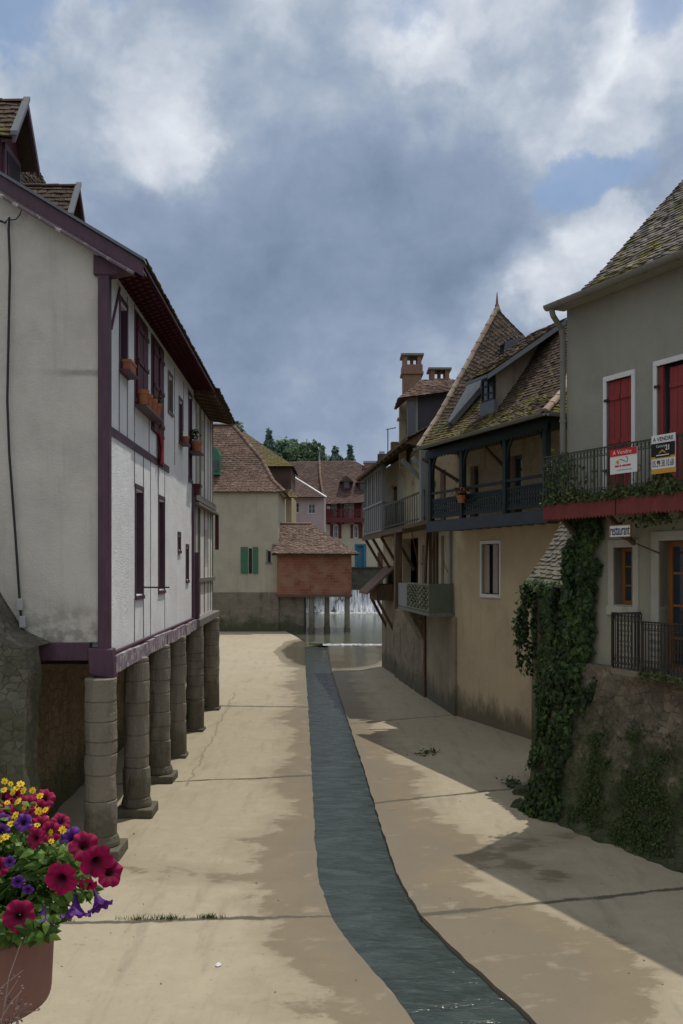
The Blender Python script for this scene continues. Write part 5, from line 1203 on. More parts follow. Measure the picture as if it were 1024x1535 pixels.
# ================================================================== far bank: houses beyond the pond
TX, NY = Vector((1, 0, 0)), Vector((0, 1, 0))
def front(y, x0=0): return Fr((x0, y), (1, 0)).set_n((0, 1))
def X(px, Y): return (px-512)/F_PX*Y
def Z(py, Y): return CAM_Z+(HOR-py)/F_PX*Y
fb = thing('beige_house', 'beige house with green shutters, brown hipped roof and stone base beyond the stream bed', 'house', (-6, 57, 0))
F57 = front(57); xr = X(417, 57); ze = Z(735, 57)
wf_ = (X(373, 57), X(378, 57), Z(860, 57), Z(822, 57)); ws_ = (X(402, 57), X(406, 57), Z(843, 57), Z(826, 57))
m = MB(); F57.wall(m, -11, xr, Z(888, 57), ze, 0, .4, [wf_, ws_]); m.build('wall', BEIGE, fb)
m = MB(); F57.box(m, -11, xr+.03, -.05, .5, -.4, Z(888, 57)); F57.box(m, xr-.4, xr+.028, .5, 8, -.4, Z(888, 57)); m.build('stone_base', FARSTONE, fb)
m = MB(); F57.box(m, xr-.4, xr, .4, 8, Z(888, 57), ze); F57.box(m, -11, xr-.4, .5, .6, 0, ze); m.build('side_wall', BEIGE, fb)
for px0, px1 in ((361, 372), (379, 387)): shutter(F57, fb, X(px0, 57), X(px1, 57), Z(860, 57), Z(820, 57), -.06, GREENSH, 3)
m = MB(); F57.box(m, *wf_[:2], .15, .2, *wf_[2:]); m.build('pane', GLASS, fb); m = MB(); F57.box(m, *ws_[:2], .15, .2, *ws_[2:]); m.build('pane', GLASS, fb)
m = MB(); F57.box(m, X(398, 57), X(408, 57), -.03, .05, Z(846, 57), Z(843, 57)); F57.box(m, ws_[0]-.12, ws_[0], -.02, .1, Z(845, 57), Z(824, 57)); m.build('sill', GREYWOOD, fb)
xk, zk = X(350, 60.5), Z(638, 60.5)
HA = [(-.3, ze-.12), (.5, ze+.62), (1.6, ze+2.0), (3.5, zk)]
m = MB(); kk = [(0, xr+.42), (.25, xr-.35), (.55, xr-1.1), (1, xk)]
tile_rows(m, [Vector((-11.5, 57+d, z)) for d, z in HA], [Vector((x, 57+d, z)) for (f, x), (d, z) in zip(kk, HA)], .24, .17, .03, .022)
tile_rows(m, [Vector((x, 57+d, z)) for (f, x), (d, z) in zip(kk, HA)], [Vector((x, 64-d, z)) for (f, x), (d, z) in zip(kk, HA)], .24, .17, .03, .02)
ridge_tiles(m, Vector((-11, 60.5, zk+.05)), Vector((xk, 60.5, zk+.05)), .14, .4)
for (f, x), (d, z), (f2, x2), (d2, z2) in zip(kk, HA, kk[1:], HA[1:]): ridge_tiles(m, Vector((x, 57+d, z+.05)), Vector((x2, 57+d2, z2+.05)), .13, .4)
m.build('roof', T_RED, fb)
m = MB(); m.prism([Vector((X(318, 57.6), 57.4, Z(712, 57.6))), Vector((X(330, 57.6), 57.4, Z(712, 57.6))), Vector((X(330, 57.6), 57.4, Z(682, 57.6))), Vector((X(326, 57.6), 57.4, Z(673, 57.6))), Vector((X(320, 57.6), 57.4, Z(671, 57.6))), Vector((X(316, 57.6), 57.4, Z(680, 57.6)))], (0, 1.6, 0)); dz_ = m.build('dormer', GREENSH, fb)
m = MB(); m.box(X(321, 57.3), X(327, 57.3), 57.3, 57.42, Z(706, 57.3), Z(690, 57.3)); m.build('pane', GLASS, dz_)
# brick hut on stilts
bh = thing('brick_hut', 'red brick hut with a hipped tile roof standing on stilts in the pond', 'hut', (-1.7, 57, 0))
xl_, xh = X(416, 57), X(527, 57); zb, zt = Z(891, 57), Z(828, 57)
m = MB(); m.box(xl_+.01, xh, 56.6, 61.5, zb, zt); m.build('wall', BRICKM, bh)
m = MB(); m.box(xl_-.0, xh+.05, 56.55, 61.6, zb-.14, zb-.003); m.build('floor_beam', OLDWOOD, bh)
xa, xb = xl_-.3, X(539, 56.2); zh = Z(786, 59)
m = MB(); A = [Vector((xa, 56.1, zt-.1)), Vector((xa, 57.0, zt+.42)), Vector((xa, 59, zh))]; B = [Vector((xb, 56.1, zt-.12)), Vector((X(516, 57.2), 57.0, zt+.42)), Vector((X(466, 59), 59, zh))]
tile_rows(m, A, B, .22, .15, .035, .03); B2 = [Vector((xb, 62, zt-.12)), Vector((X(516, 57.2), 61.0, zt+.42)), B[2]]
tile_rows(m, B, B2, .22, .15, .035, .03); ridge_tiles(m, A[2]+Vector((0, 0, .05)), B[2]+Vector((0, 0, .05)), .12, .4); m.build('roof', T_HUT, bh)
m = MB(); m.box(xa, xb-.2, 56.2, 56.26, zt-.2, zt-.12); m.build('eave_board', OLDWOOD, bh)
for px, lbl in ((467.5, 0), (490, 1), (520.5, 2)):
    c = Vector((X(px, 57), 57 if px != 490 else 57.6, -.5)); m = MB().lathe(c, [(.20, 0), (.20, .8), (.165, .9), (.16, zb-.14+.5)], 14, .06, lbl); m.build('stilt', STONEPIL, bh)
m = MB(); m.box(xl_-.1, X(456, 57), 57.1, 60.5, -.5, zb-.15); m.build('pier', FARSTONE, bh, .03)
# ochre house with stepped tile-hung gable, behind
oh = thing('mossy_roof_house', 'ochre house with a mossy hipped roof rising behind the brick hut', 'house', (-6, 68, 0))
xr2 = X(437, 68)
m = MB(); m.box(-14, xr2, 68, 75, 0, Z(742, 68)); m.build('wall', FARYEL, oh)
m = MB(); m.box(-14, xr2-.02, 67.93, 74, Z(740, 68), Z(697, 68)); m.build('tile_hung_wall', T_FAR, oh)
m = MB(); tile_rows(m, [Vector((-14, 67.0, Z(746, 67))), Vector((-14, 67.95, Z(732, 67)))], [Vector((xr2+.5, 67.0, Z(746, 67))), Vector((xr2+.02, 67.95, Z(732, 67)))], .26, .18, .03, .02)
A = [Vector((-14, 67.4, Z(699, 67.4))), Vector((-14, 69, Z(675, 69))), Vector((-14, 71, Z(648, 71)))]; B = [Vector((X(440, 67.4), 67.4, Z(699, 67.4))), Vector((X(405, 69), 69, Z(675, 69))), Vector((X(366, 71), 71, Z(648, 71)))]
tile_rows(m, A, B, .26, .18, .03, .02); tile_rows(m, B, [Vector((b.x, 142-b.y, b.z)) for b in B], .26, .18, .03, .02); m.build('roof', T_MOSS, oh)
# pink house
ph = thing('pink_house', 'pale pink rendered house with a small roof beside the red balcony house', 'house', (-3, 80, 3.9))
m = MB(); F80 = front(80); h1 = (X(439, 80), X(449, 80), Z(769, 80), Z(753, 80)); h2 = (X(462, 80), X(473, 80), Z(770, 80), Z(755, 80))
F80.wall(m, -12, X(486.5, 80), 1.5, Z(744, 80), 0, .4, [h1, h2]); m.build('wall', PINK, ph)
m = MB(); F80.box(m, X(486.5, 80)-.3, X(486.5, 80), .4, 6, 1.5, Z(744, 80)); F80.box(m, -12, X(486.5, 80)-.3, .6, .7, 1.5, 9.9); m.build('side_wall', PINK, ph)
for h in (h1, h2): window(F80, ph, *h, .12, WHITEFRAME, GLASS, 2, 2, .07)
m = MB(); A = [Vector((X(425, 79.4), 79.4, Z(745, 79.4))), Vector((X(425, 82), 82, Z(727, 82))), Vector((X(428, 84), 84, Z(710, 84)))]; B = [Vector((X(489, 79.4), 79.4, Z(746, 79.4))), Vector((X(462, 82), 82, Z(729, 82))), Vector((X(433, 84), 84, Z(711, 84)))]
tile_rows(m, A, B, .3, .2, .03, .02); m.build('roof', T_FAR, ph)
m = MB(); 
for a, b in zip(B, B[1:]): m.bar(a+Vector((0, 0, .05)), b+Vector((0, 0, .05)), .16, .10)
m.build('verge', WHITEFRAME, ph)
# house with the red balcony
rh = thing('red_balcony_house', 'cream house with a long dark red balcony and red shutters across the pond', 'house', (2, 88, 3.9))
F88 = front(88); xA, xB = X(486, 88), X(575, 88); zE = Z(752, 88)
ups = [(X(497, 88), X(504, 88), Z(785, 88), Z(756, 88)), (X(516, 88), X(524, 88), Z(785, 88), Z(756, 88)), (X(531, 88), X(541, 88), Z(785, 88), Z(755, 88))]
los = [(X(500, 88), X(507, 88), Z(807, 88), Z(787, 88)), (X(530, 88), X(537, 88), Z(807, 88), Z(787, 88)), (X(534, 88), X(547, 88), Z(850, 88), Z(818, 88)), (X(566, 88), X(574, 88), Z(851, 88), Z(828, 88))]
m = MB(); F88.wall(m, xA, X(600, 88), 2.5, zE, 0, .4, ups+los); m.build('wall', FARCREAM, rh)
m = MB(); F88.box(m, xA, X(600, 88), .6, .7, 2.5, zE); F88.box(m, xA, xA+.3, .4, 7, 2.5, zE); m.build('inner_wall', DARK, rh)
for h in ups[:2]+los[:2]: window(F88, rh, *h, .14, WHITEFRAME, GLASS, 2, 2, .09)
for px0, px1, py0, py1 in ((490, 496.5, 786, 754), (505, 511, 786, 754), (512.5, 516, 786, 754), (495, 499.5, 807, 786), (507.5, 512, 807, 786), (525.5, 529.5, 807, 786), (537.5, 543.5, 807, 786), (531.5, 542, 786, 754)):
    shutter(F88, rh, X(px0, 88), X(px1, 88), Z(py0, 88), Z(py1, 88), -.07, FARRED, 2)
m = MB(); F88.box(m, X(532, 88), X(535, 88), -.05, .3, Z(850, 88), Z(816, 88)); F88.box(m, X(545, 88), X(549, 88), -.05, .3, Z(850, 88), Z(816, 88)); F88.box(m, X(532, 88), X(549, 88), -.06, .3, Z(818, 88), Z(815.5, 88)); F88.box(m, X(535, 88), X(545, 88), .2, .25, Z(850, 88), Z(818, 88)); m.build('blue_door', BLUEDOOR, rh)
m = MB(); F88.box(m, X(566, 88), X(574, 88), .1, .15, Z(851, 88), Z(828, 88)); m.build('brown_door', OLDWOOD, rh)
m = MB(); b0, b1 = X(485, 87), X(560, 87); F87 = front(87)
F87.box(m, b0, b1, 0, .12, Z(783, 87), Z(776, 87)); F87.box(m, b0, b1, .12, 1, Z(781, 87), Z(779, 87)); bf = m.build('balcony_floor', FARRED, rh)
m = MB(); F87.box(m, b0, b1, .02, .09, Z(764.5, 87), Z(763, 87))
n = 12
for i in range(n+1):
    x = b0+(b1-b0)*i/n; F87.box(m, x-.04, x+.04, .02, .09, Z(776, 87), Z(764, 87))
    if i < n: m.bar(Vector((x, 87.05, Z(776, 87))), Vector((x+(b1-b0)/n, 87.05, Z(764.5, 87))), .05); m.bar(Vector((x, 87.06, Z(764.5, 87))), Vector((x+(b1-b0)/n, 87.06, Z(776, 87))), .05)
F87.box(m, b0, b0+(X(499, 87)-b0), .1, .14, Z(776, 87), Z(764, 87)); m.build('balcony_railing', FARRED, rh)
m = MB()
for px in (486, 558): F87.box(m, X(px, 87)-.07, X(px, 87)+.07, 0, .14, Z(776, 87), zE)
m.build('balcony_post', FARRED, rh)
m = MB(); F87.box(m, X(490, 87), X(495, 87), .3, .34, Z(772, 87), Z(758, 87)); m.build('laundry', WHITEFRAME, rh)
ZR = Z(691, 92)
mr = MB(); A = [Vector((X(487, 86.6), 86.6, Z(756, 86.6))), Vector((X(483, 88.5), 88.5, Z(733, 88.5))), Vector((X(480, 90), 90, Z(714, 90))), Vector((X(479, 92), 92, ZR))]
B = [Vector((X(575, 86.6), 86.6, Z(752, 86.6))), Vector((X(575, 88.5), 88.5, Z(733, 88.5))), Vector((X(575, 90), 90, Z(714, 90))), Vector((X(530, 92), 92, Z(690.5, 92)))]
tile_rows(mr, A, B, .3, .2, .03, .025)
C = [Vector((X(418, a.y+1), a.y+1, a.z)) for a in A]; D = [Vector((a.x, a.y+.3, a.z)) for a in A]
tile_rows(mr, C, D, .3, .2, .03, .025); mr.prism([A[3], B[3], B[3]+Vector((0, 6, -5)), A[3]+Vector((0, 6, -5))], (0, 0, -.1)); mr.build('roof', T_FAR, rh)
m = MB()
for a, b in zip(A, A[1:]): ridge_tiles(m, a+Vector((0, 0, .08)), b+Vector((0, 0, .08)), .11, .4)
m.build('hip_tiles', T_RED, rh)
m = MB().tube([A[3], A[3]+Vector((0, 0, .9))], [.10, .03], 6); m.build('finial', ZINC, rh)
def fdormer(px, py, Y):
    x, z = X(px, Y), Z(py, Y); m = MB(); m.box(x-.45, x+.35, Y, Y+1.3, z-.9, z); d = m.build('dormer', MAROON, rh)
    m = MB(); m.prism([Vector((x-.7, Y-.35, z-.15)), Vector((x-.05, Y-.35, z+.45)), Vector((x+.6, Y-.35, z-.15))], (0, 1.9, 0)); m.build('dormer_roof', T_FAR, d)
    m = MB(); m.box(x-.25, x+.2, Y-.05, Y-.01, z-.75, z-.15); m.build('pane', GLASS, d)
fdormer(520, 720, 88.2); fdormer(544, 722, 88.4)
m = MB(); m.box(X(546, 91), X(564, 91), 91, 92, Z(725, 91), Z(694, 91)); c = m.build('chimney', CHIMBRICK, rh); m = MB(); m.box(X(545, 91), X(565, 91), 90.9, 92.1, Z(694, 91), Z(691, 91)); m.build('chimney_cap', ZINC, c)
m = MB(); m.box(X(566.5, 91), X(580, 91), 91.2, 92, Z(720, 91), Z(680, 91)); c = m.build('chimney', plain('dark_chimney', (.06, .055, .05), .9), rh); m = MB(); m.box(X(569, 91), X(577, 91), 91.3, 91.9, Z(680, 91), Z(676, 91)); m.build('chimney_cap', ZINC, c)
an = thing('antenna', 'thin television antenna on a tall mast above the dark chimney', 'antenna', tuple(P(582, 690, 91.1)))
m = MB().tube([P(581.5, 700, 91.1), P(581.5, 643, 91.1)], .05, 6); m.tube([P(579, 644, 91.1), P(594, 641, 91.1)], .04, 5)
for k in range(4): a = P(583+k*3, 643.2-k*.6, 91.1); m.tube([a-Vector((0, .4, 0)), a+Vector((0, .4, 0))], .02, 4)
m.build('mast', IRON, an)
lp = thing('wall_lamp', 'small dark wall lantern on the cream house right of the red shutters', 'lamp', tuple(P(552, 800, 87.6)))
m = MB().lathe(P(552, 800, 87.6), [(.10, 0), (.18, .35), (.25, .38), (.05, .62)], 8); m.build('lantern', IRON, lp); m = MB().bar(P(552, 797, 87.6), P(555, 797, 88), .05); m.build('arm', IRON, lp)
qw = MB(); qw.grid(lambda u, v: Vector((X(520, 88)+u*12, 87.6-.3*(1-v)+.1*mnoise.noise(Vector((u*12, v*3, 0))), 1.2+v*2.75)), np.linspace(0, 1, 40), np.linspace(0, 1, 12)); qw.box(X(518, 88), 12, 87.45, 88, 3.9, 4.02)
tag(qw.build('quay_wall', FARWALL), 'dark mossy quay wall above the waterfall in front of the blue door', 'wall')
m = MB(); m.box(-14, X(452, 80), 80.0, 80.6, -.4, 1.4); tag(m.build('bank_wall', FARWALL), 'low bank wall behind the brick hut beside the waterfall', 'wall')

# ================================================================== trees on the hill
def tree(px, py_top, Y, hgt, wid, kind, label):
    x = X(px, Y); zt = Z(py_top, Y); zb = min(hz(x, Y), zt-hgt*.9)-.5; t = thing('conifer_tree' if kind == 'con' else 'broadleaf_tree', label, 'tree', (x, Y, zb), 'trees on the wooded hill behind the town')
    m = MB().tube([(x, Y, zb), (x+.1, Y, (zb+zt)/2), (x, Y, zt-.4)], [.35, .22, .05], 7)
    pts = []; nr = []
    r = random.Random(px*7+py_top)
    limbs = []
    if kind == 'con':
        for k in range(1500):
            f = r.random()**.75; a = r.random()*6.28; tier = .75+.25*math.sin(f*34); rr = wid*.5*(1-(1-f))**.85*0+wid*.5*(f**.85)*tier*math.sqrt(r.random())*(1+.25*math.sin(a*3+px)); z = zt-f*hgt
            pts.append((x+rr*math.cos(a), Y+rr*math.sin(a), z-rr*.25)); nr.append((math.cos(a), math.sin(a), .6))
        for k in range(8): f = .2+k*.1; a = k*2.4; limbs.append(((x, Y, zt-f*hgt), (x+math.cos(a)*wid*.4*f, Y+math.sin(a)*wid*.4*f, zt-f*hgt-.3)))
    else:
        cl = [(r.gauss(0, wid*.20), r.gauss(0, wid*.20), -hgt*(.12+.75*r.random()), wid*r.uniform(.16, .30)) for _ in range(15)]+[(0, 0, -hgt*.16, wid*.2)]
        for cx, cy, cz, cr in cl:
            f = min(1, .35+(-cz/hgt)*1.6); cx *= f; cy *= f
            limbs.append(((x, Y, zt-hgt*.85), (x+cx, Y+cy, zt+cz)))
            for k in range(110):
                v = Vector((r.gauss(0, 1), r.gauss(0, 1), r.gauss(0, 1))).normalized()*cr*r.random()**.33
                pts.append((x+cx+v.x, Y+cy+v.y, zt+cz+v.z*1.1)); nr.append(tuple(v))
    for a, b in limbs: m.tube([a, b], [.10, .03], 5)
    m.build('trunk', BARK, t)
    c = MB(); leaves(c, pts, nr, .55 if kind == 'con' else .62, None, .3, .7, .8); c.build('crown', FOL_DK if kind == 'con' else FOL_MID, t)
tree(403, 643, 150, 9, 7.5, 'con', 'dark spreading conifer, leftmost of the trees standing clear above the roofs')
tree(424, 657, 155, 9, 6.0, 'br', 'broad green tree just right of the leftmost dark conifer')
tree(441, 655, 158, 10, 5.6, 'br', 'round green tree in the middle of the leafy clump on the hill')
tree(460, 654, 152, 11, 4.6, 'br', 'tall narrow poplar-like tree at the right end of the leafy clump')
tree(483, 668, 160, 8, 4.6, 'con', 'slim pale-green conifer above the roof finial')
tree(503, 669, 150, 7, 8.5, 'con', 'ragged spreading cedar between two slim conifers')
tree(525, 667, 148, 9, 5.2, 'con', 'slim dark cypress-like conifer, rightmost on the hill')
tree(345, 630, 140, 8, 4.5, 'br', 'leafy tree top peeping out beside the eave of the old timbered house')
tree(374, 655, 150, 8, 5, 'br', 'low leafy tree behind the ridge of the beige house')
tree(411, 672, 165, 9, 9, 'br', 'low bushy tree under the leftmost dark conifer')
tree(476, 678, 165, 7, 8, 'br', 'low bushy tree filling the gap behind the slim pale-green conifer')
tree(445, 668, 172, 9, 10, 'br', 'wide bush-like tree behind the leafy clump')
# ================================================================== ivy, weeds and moss on the right
iv = thing('ivy', 'thick dark ivy climbing from the stream bed past the lean-to to the red balcony', 'climbing plant', tuple(FR.p(-.3, 0, 0)))
pts = []; nr = []
nrm_out = -FR.n
def ivy_pt(px, py, base_d):
    """a point over the wall corner; base_d is how far it stands off the facade"""
    return None
def band(s0, s1, z0, z1, d0, d1, n, bulge=.12):
    for _ in range(n):
        f = rnd.random(); z = z0+(z1-z0)*f; w = .5*(s0(f)+s1(f)), .5*(s1(f)-s0(f))
        u = rnd.uniform(-1, 1); s = w[0]+w[1]*u
        s += .14*mnoise.noise(Vector((z*2.3, 1, 4)))+.06*mnoise.noise(Vector((z*7, u*2, 4)))
        if mnoise.noise(Vector((s*3.2, z*2.1, 11)))+.5*(1-abs(u)) < -.12+.35*rnd.random(): continue
        d = d0+(d1-d0)*f-bulge*(1-u*u)*(.4+.8*abs(mnoise.noise(Vector((s*2.2, z*1.6, 3)))))-rnd.random()*.10
        pts.append(FR.p(s, d, z)); nr.append(tuple(nrm_out+FR.t*u*.5))
# column up the corner of the grey house
band(lambda f: -.22+.30*min(1, f*1.6), lambda f: .74+.20*f**2, 2.2, 4.80, -.05, -.05, 6500, .22)
# down over the battered wall, widening towards the stream bed
band(lambda f: -.25, lambda f: .55+.45*f, 0.0, 2.3, -.72, -.16, 3600, .15)
def facepts(A, B, C, D, n, off):
    for _ in range(n):
        u, v = rnd.random(), rnd.random(); p = A.lerp(B, u).lerp(D.lerp(C, u), v)
        if mnoise.noise(Vector((u*5, p.z*1.8, 21)))+u*1.3 < -.05+.4*rnd.random(): continue
        pts.append(p+nrm_out*(off*rnd.random()+.06*mnoise.noise(p*2))); nr.append(tuple(nrm_out))
fo = nrm_out*.08; dn3 = Vector((0, 0, -3.7))
facepts(La+Vector((.36, -.45, 0))+fo, Lb+fo, Lb+fo+dn3, La+Vector((.22, -.25, 0))+fo+dn3, 7500, .14)
sd_ = Vector((-.35, .9, 0))
for _ in range(500):     # spilling over the slates' edge
    f = .06+.94*rnd.random()**.8; p = La.lerp(Lb, f)+Vector((0, 0, .04)); pts.append(p+nrm_out*rnd.uniform(-.12, .12)+Vector((0, 0, rnd.uniform(-.12, .08)))); nr.append((-.5, -.3, .8))
m = MB(); leaves(m, pts, nr, .082, lambda p: rnd.random()*.7+.1+.55*mnoise.noise(p*1.5), .55, .75, .95); m.build('foliage', IVY, iv)
# loose strands hanging left of the lean-to
for k, (x0, x1, y0, y1) in enumerate(((790, 781, 880, 1000), (797, 777, 878, 960), (806, 802, 885, 985), (786, 789, 890, 1006))):
    m = MB(); st = []
    for i in range(30):
        f = i/29; p = P(x0+(x1-x0)*math.sin(f*1.9)+3*math.sin(f*6+k), y0+(y1-y0)*f, 17.2+.2*k*.3); st.append(p)
    m.tube(st, .008, 4); ps = []
    for p in st:
        for _ in range(7): ps.append(p+Vector((rnd.gauss(0, .04), rnd.gauss(0, .04), rnd.gauss(0, .04))))
    leaves(m, ps, tuple(nrm_out), .085, None, .8, .9); m.build('strand', IVY, iv)
m = MB(); ps = [P(798+rnd.gauss(0, 9), 884+rnd.gauss(0, 4), 17.2) for _ in range(160)]; leaves(m, ps, (-.3, -.5, .8), .08); m.build('yellow_tuft', CREEP, iv)
m = MB(); ps = []; 
for _ in range(110):
    f = rnd.random(); v = rnd.random(); p = La.lerp(Lb, .55+.45*f).lerp(Ld.lerp(Lc, .55+.45*f), v*.9)+Vector((0, 0, .07)); 
    if mnoise.noise(p*3) > -.05: ps.append(p)
leaves(m, ps, (-.4, -.3, .8), .075); m.build('roof_tendrils', CREEP, iv)
# creeper on the upper balcony
cr = MB(); ps = []
for _ in range(1700):
    s = rnd.uniform(.28, 3.6); h = abs(rnd.gauss(0, .10))*(.5+1.2*max(0, mnoise.noise(Vector((s*1.6, 2, 0)))+.35)); ps.append(FR.p(s, BD+rnd.uniform(-.05, .12), 4.99+h))
for _ in range(260):
    s = .28+abs(rnd.gauss(0, .5)); ps.append(FR.p(s, BD+rnd.uniform(-.03, .06), 5.0+rnd.random()*.7))
leaves(cr, ps, tuple(nrm_out), .06, None, .2, .9); tag(cr.build('balcony_creeper', WEED), 'straggling green creeper along the foot of the upper balcony railing', 'plant')
cr = MB(); ps = [FR.p(rnd.gauss(.02, .09), -.15+rnd.gauss(0, .08), 5.62+rnd.gauss(0, .13)) for _ in range(130)]; leaves(cr, ps, (0, -.3, 1), .075); tag(cr.build('gutter_plant', CREEP), 'bright green seedling growing by the foot of the downpipe', 'plant')
cr = MB(); ps = [FR.p(rnd.gauss(2.5, .25), -.5+rnd.gauss(0, .08), 4.68+rnd.gauss(0, .05)) for _ in range(170)]; leaves(cr, ps, (0, -.3, -.5), .06); tag(cr.build('hanging_creeper', CREEP), 'green creeper hanging under the red apron above the glazed door', 'plant')
cr = MB(); ps = [FR.p(rnd.uniform(2.3, 3.4), -.6+rnd.gauss(0, .03), 2.5+rnd.gauss(0, .035)) for _ in range(200)]; leaves(cr, ps, tuple(nrm_out), .05); tag(cr.build('ledge_weeds', WEED), 'short weeds along the floor edge of the lower iron balcony', 'plant')
# weeds over the lower river wall
wd = MB(); ps = []; ns = []
k = 0
while k < 15000:
    u = rnd.random(); v = rnd.random()**1.25; q = rwall(.16+u*.42, v*.74); g = mnoise.noise(Vector((q.x*1.9, q.y*1.9, q.z*.8)))+.7*mnoise.noise(q*4.1)-.7*max(0, v-.40)
    k += 1
    if rnd.random() > min(1, max(0, (g+.30+.25*(1-v)**2)*1.35))**1.6: continue
    ps.append(q+nrm_out*rnd.random()*.09); ns.append(tuple(nrm_out+Vector((0, 0, .3))))
leaves(wd, ps, ns, .048, lambda p: .35+.5*rnd.random()*(.5+.7*abs(mnoise.noise(p*1.1))), .5, .9, .6); tag(wd.build('wall_weeds', WEED), 'mixed green weeds growing from the mossy foot of the river wall', 'plants', None, 'stuff')
# weeds at the foot of the ivy and the tuft on the concrete
def tuft(c, r, n, size, mat, label, name='weed', flat=.6):
    m = MB(); ps = [Vector(c)+Vector((rnd.gauss(0, r), rnd.gauss(0, r), abs(rnd.gauss(0, r*flat)))) for _ in range(n)]; leaves(m, ps, (0, 0, 1), size, None, -.3, .9, .6); return tag(m.build(name, mat), label, 'plant')
tuft(G(770, 1176), .09, 110, .07, IVY, 'dark weed tuft among the rubble at the foot of the ivy')
tuft(G(634, 1131), .14, 46, .07, IVY, 'flat dark weed clump alone on the shaded concrete', 'weed', .12)
tuft(G(646, 1127), .10, 40, .07, IVY, 'smaller dark sprig right beside the flat weed clump on the concrete', 'weed', .15)
for px, r, n, l in ((252, .06, 60, 'middle grass tuft growing in the slab joint, left of the tallest one'), (313, .045, 60, 'tallest grass tuft in the slab joint, nearest the channel'), (205, .05, 40, 'low grass tuft in the slab joint, right of the petunias'), (86, .06, 50, 'grass tuft in the slab joint beside the brown planter')):
    c = G(px, 1381-(px-80)*.02); m = MB()
    for _ in range(n):
        b = c+Vector((rnd.gauss(0, r*1.6), rnd.gauss(0, r*.3), 0)); h = rnd.uniform(.03, .075); tp = b+Vector((rnd.gauss(0, .03), rnd.gauss(0, .02), h)); w = .006
        m.add([b-Vector((w, 0, 0)), b+Vector((w, 0, 0)), tp], [(0, 1, 2)], (rnd.random(), .5, .5))
    tag(m.build('grass_tuft', GRASS), l, 'grass', 'grass tufts in the slab joint')
m = MB(); m.lathe(G(327, 1448)+Vector((0, 0, .001)), [(.03, 0), (.035, .012), (.012, .03)], 7, .5, 3); tag(m.build('litter', WHITEFRAME), 'scrap of white litter lying on the bare concrete', 'litter')
st_ = MB(); c = G(478, 966); st_.lathe(Vector((-1.25, 48.2, -.05)), [(.5, 0), (.48, .14), (.3, .17)], 7, .2, 5); tag(st_.build('flat_rock', FARSTONE), 'flat pale rock at the edge of the pond outflow', 'rock')

# ================================================================== planter with flowers at the lower left, on the bridge parapet
YF = 2.0
pc = P(-46, 1388, YF); zr = pc.z; zb_ = P(0, 1532, YF-.1).z
pt = thing('planter', 'round brown planter full of flowers hooked on the bridge parapet at lower left', 'planter', (pc.x, YF, zb_))
h = zr-zb_; m = MB().lathe(Vector((pc.x, YF, zb_)), [(.166, 0), (.169, .010), (.176, h), (.172, h+.004), (.165, h-.01)], 40); m.build('body', PLANTER, pt, smooth=False)
m = MB().lathe(Vector((pc.x, YF, zr-.03)), [(.163, 0), (.16, .01)], 24); m.build('soil', SOIL, pt)
pp = MB(); pp.box(-6, 6, .55, .95, 1.2, 2.6); tag(pp.build('bridge_parapet', plaster('parapet_stone', (.3, .27, .21))), 'stone bridge parapet below the planter', 'wall')
m = MB(); m.bar((pc.x-.06, .75, 2.6), (pc.x-.06, .75, zb_-.012), .04); m.bar((pc.x-.06, .73, zb_-.012), (pc.x-.06, YF+.1, zb_-.012), .035, .02); m.build('bracket', IRON, pt)
ct = Vector((pc.x, YF, zr))
def petunia(c, n, r, parent, mat, lobes=5, depth=.9, seed=0, name='flower'):
    n = Vector(n).normalized(); x = n.orthogonal().normalized(); y = n.cross(x); q = random.Random(seed); ph = q.random()*6
    m = MB(); k = 40; rings = [(.07, -depth, 0.02), (.12, -depth*.55, .05), (.22, -.22, .12), (.50, -.02, .62), (.80, .05, .85), (1.0, .02, .95)] if depth < 1.2 else [(.08, -depth, .15), (.16, -depth*.72, .35), (.34, -depth*.42, .5), (.62, -depth*.16, .6), (.85, -.03, .8), (1.0, .0, .95)]
    vs = []; ts = []
    for i, (rr, zz, tt) in enumerate(rings):
        for j in range(k):
            a = 2*math.pi*j/k; lob = abs(math.cos(a*lobes/2+ph)); f = rr*(1-(.20*(1-lob)**2 if i > 3 else 0)*(i-3)/2)
            wv = (.10*math.sin(a*lobes*2+ph)+.06*math.sin(a*7+seed))*rr*(1 if i > 3 else 0)
            vs.append(Vector(c)+(x*math.cos(a)+y*math.sin(a))*f*r+n*(zz+wv-.12*(rr**3))*r); ts.append((tt*(1-.25*(1-lob) if i > 2 else 1)+(.06*math.sin(a*15) if i > 2 else 0), 0, 0))
    fs = [(i*k+j, i*k+(j+1) % k, (i+1)*k+(j+1) % k, (i+1)*k+j) for i in range(len(rings)-1) for j in range(k)]
    m.add(vs, fs, ts); o = m.build(name, mat, parent, smooth=True); return o
def foliage(parent, n, size, region, mat, seed, stems=True):
    m = MB(); ps = []; q = random.Random(seed); k = 0
    while len(ps) < n and k < n*20:
        k += 1; px, py, Y = region(q)
        p = P(px, py, Y); ps.append(p)
    if stems:
        for p in ps[::7]:
            b = ct+Vector((q.gauss(0, .08), q.gauss(0, .06), -.01)); mid = (b+p)/2+Vector((0, 0, .04)); m.tube([b, mid, p], [.0028, .0022, .0014], 5)
    for i, p in enumerate(ps):
        nr = (p-(ct+Vector((0, 0, -.05)))).normalized()+Vector((0, -.5, .5))
        leaves(m, [p], tuple(nr), size*q.uniform(.7, 1.25), lambda _: q.random()*.9+.05, .15, 1.0, .62)
    return m.build('foliage', mat, parent)
def env(py):      # right edge of the flower mass at a row
    return np.interp(py, [1165, 1200, 1235, 1265, 1300, 1340, 1365, 1390], [22, 66, 90, 112, 148, 150, 112, 78])
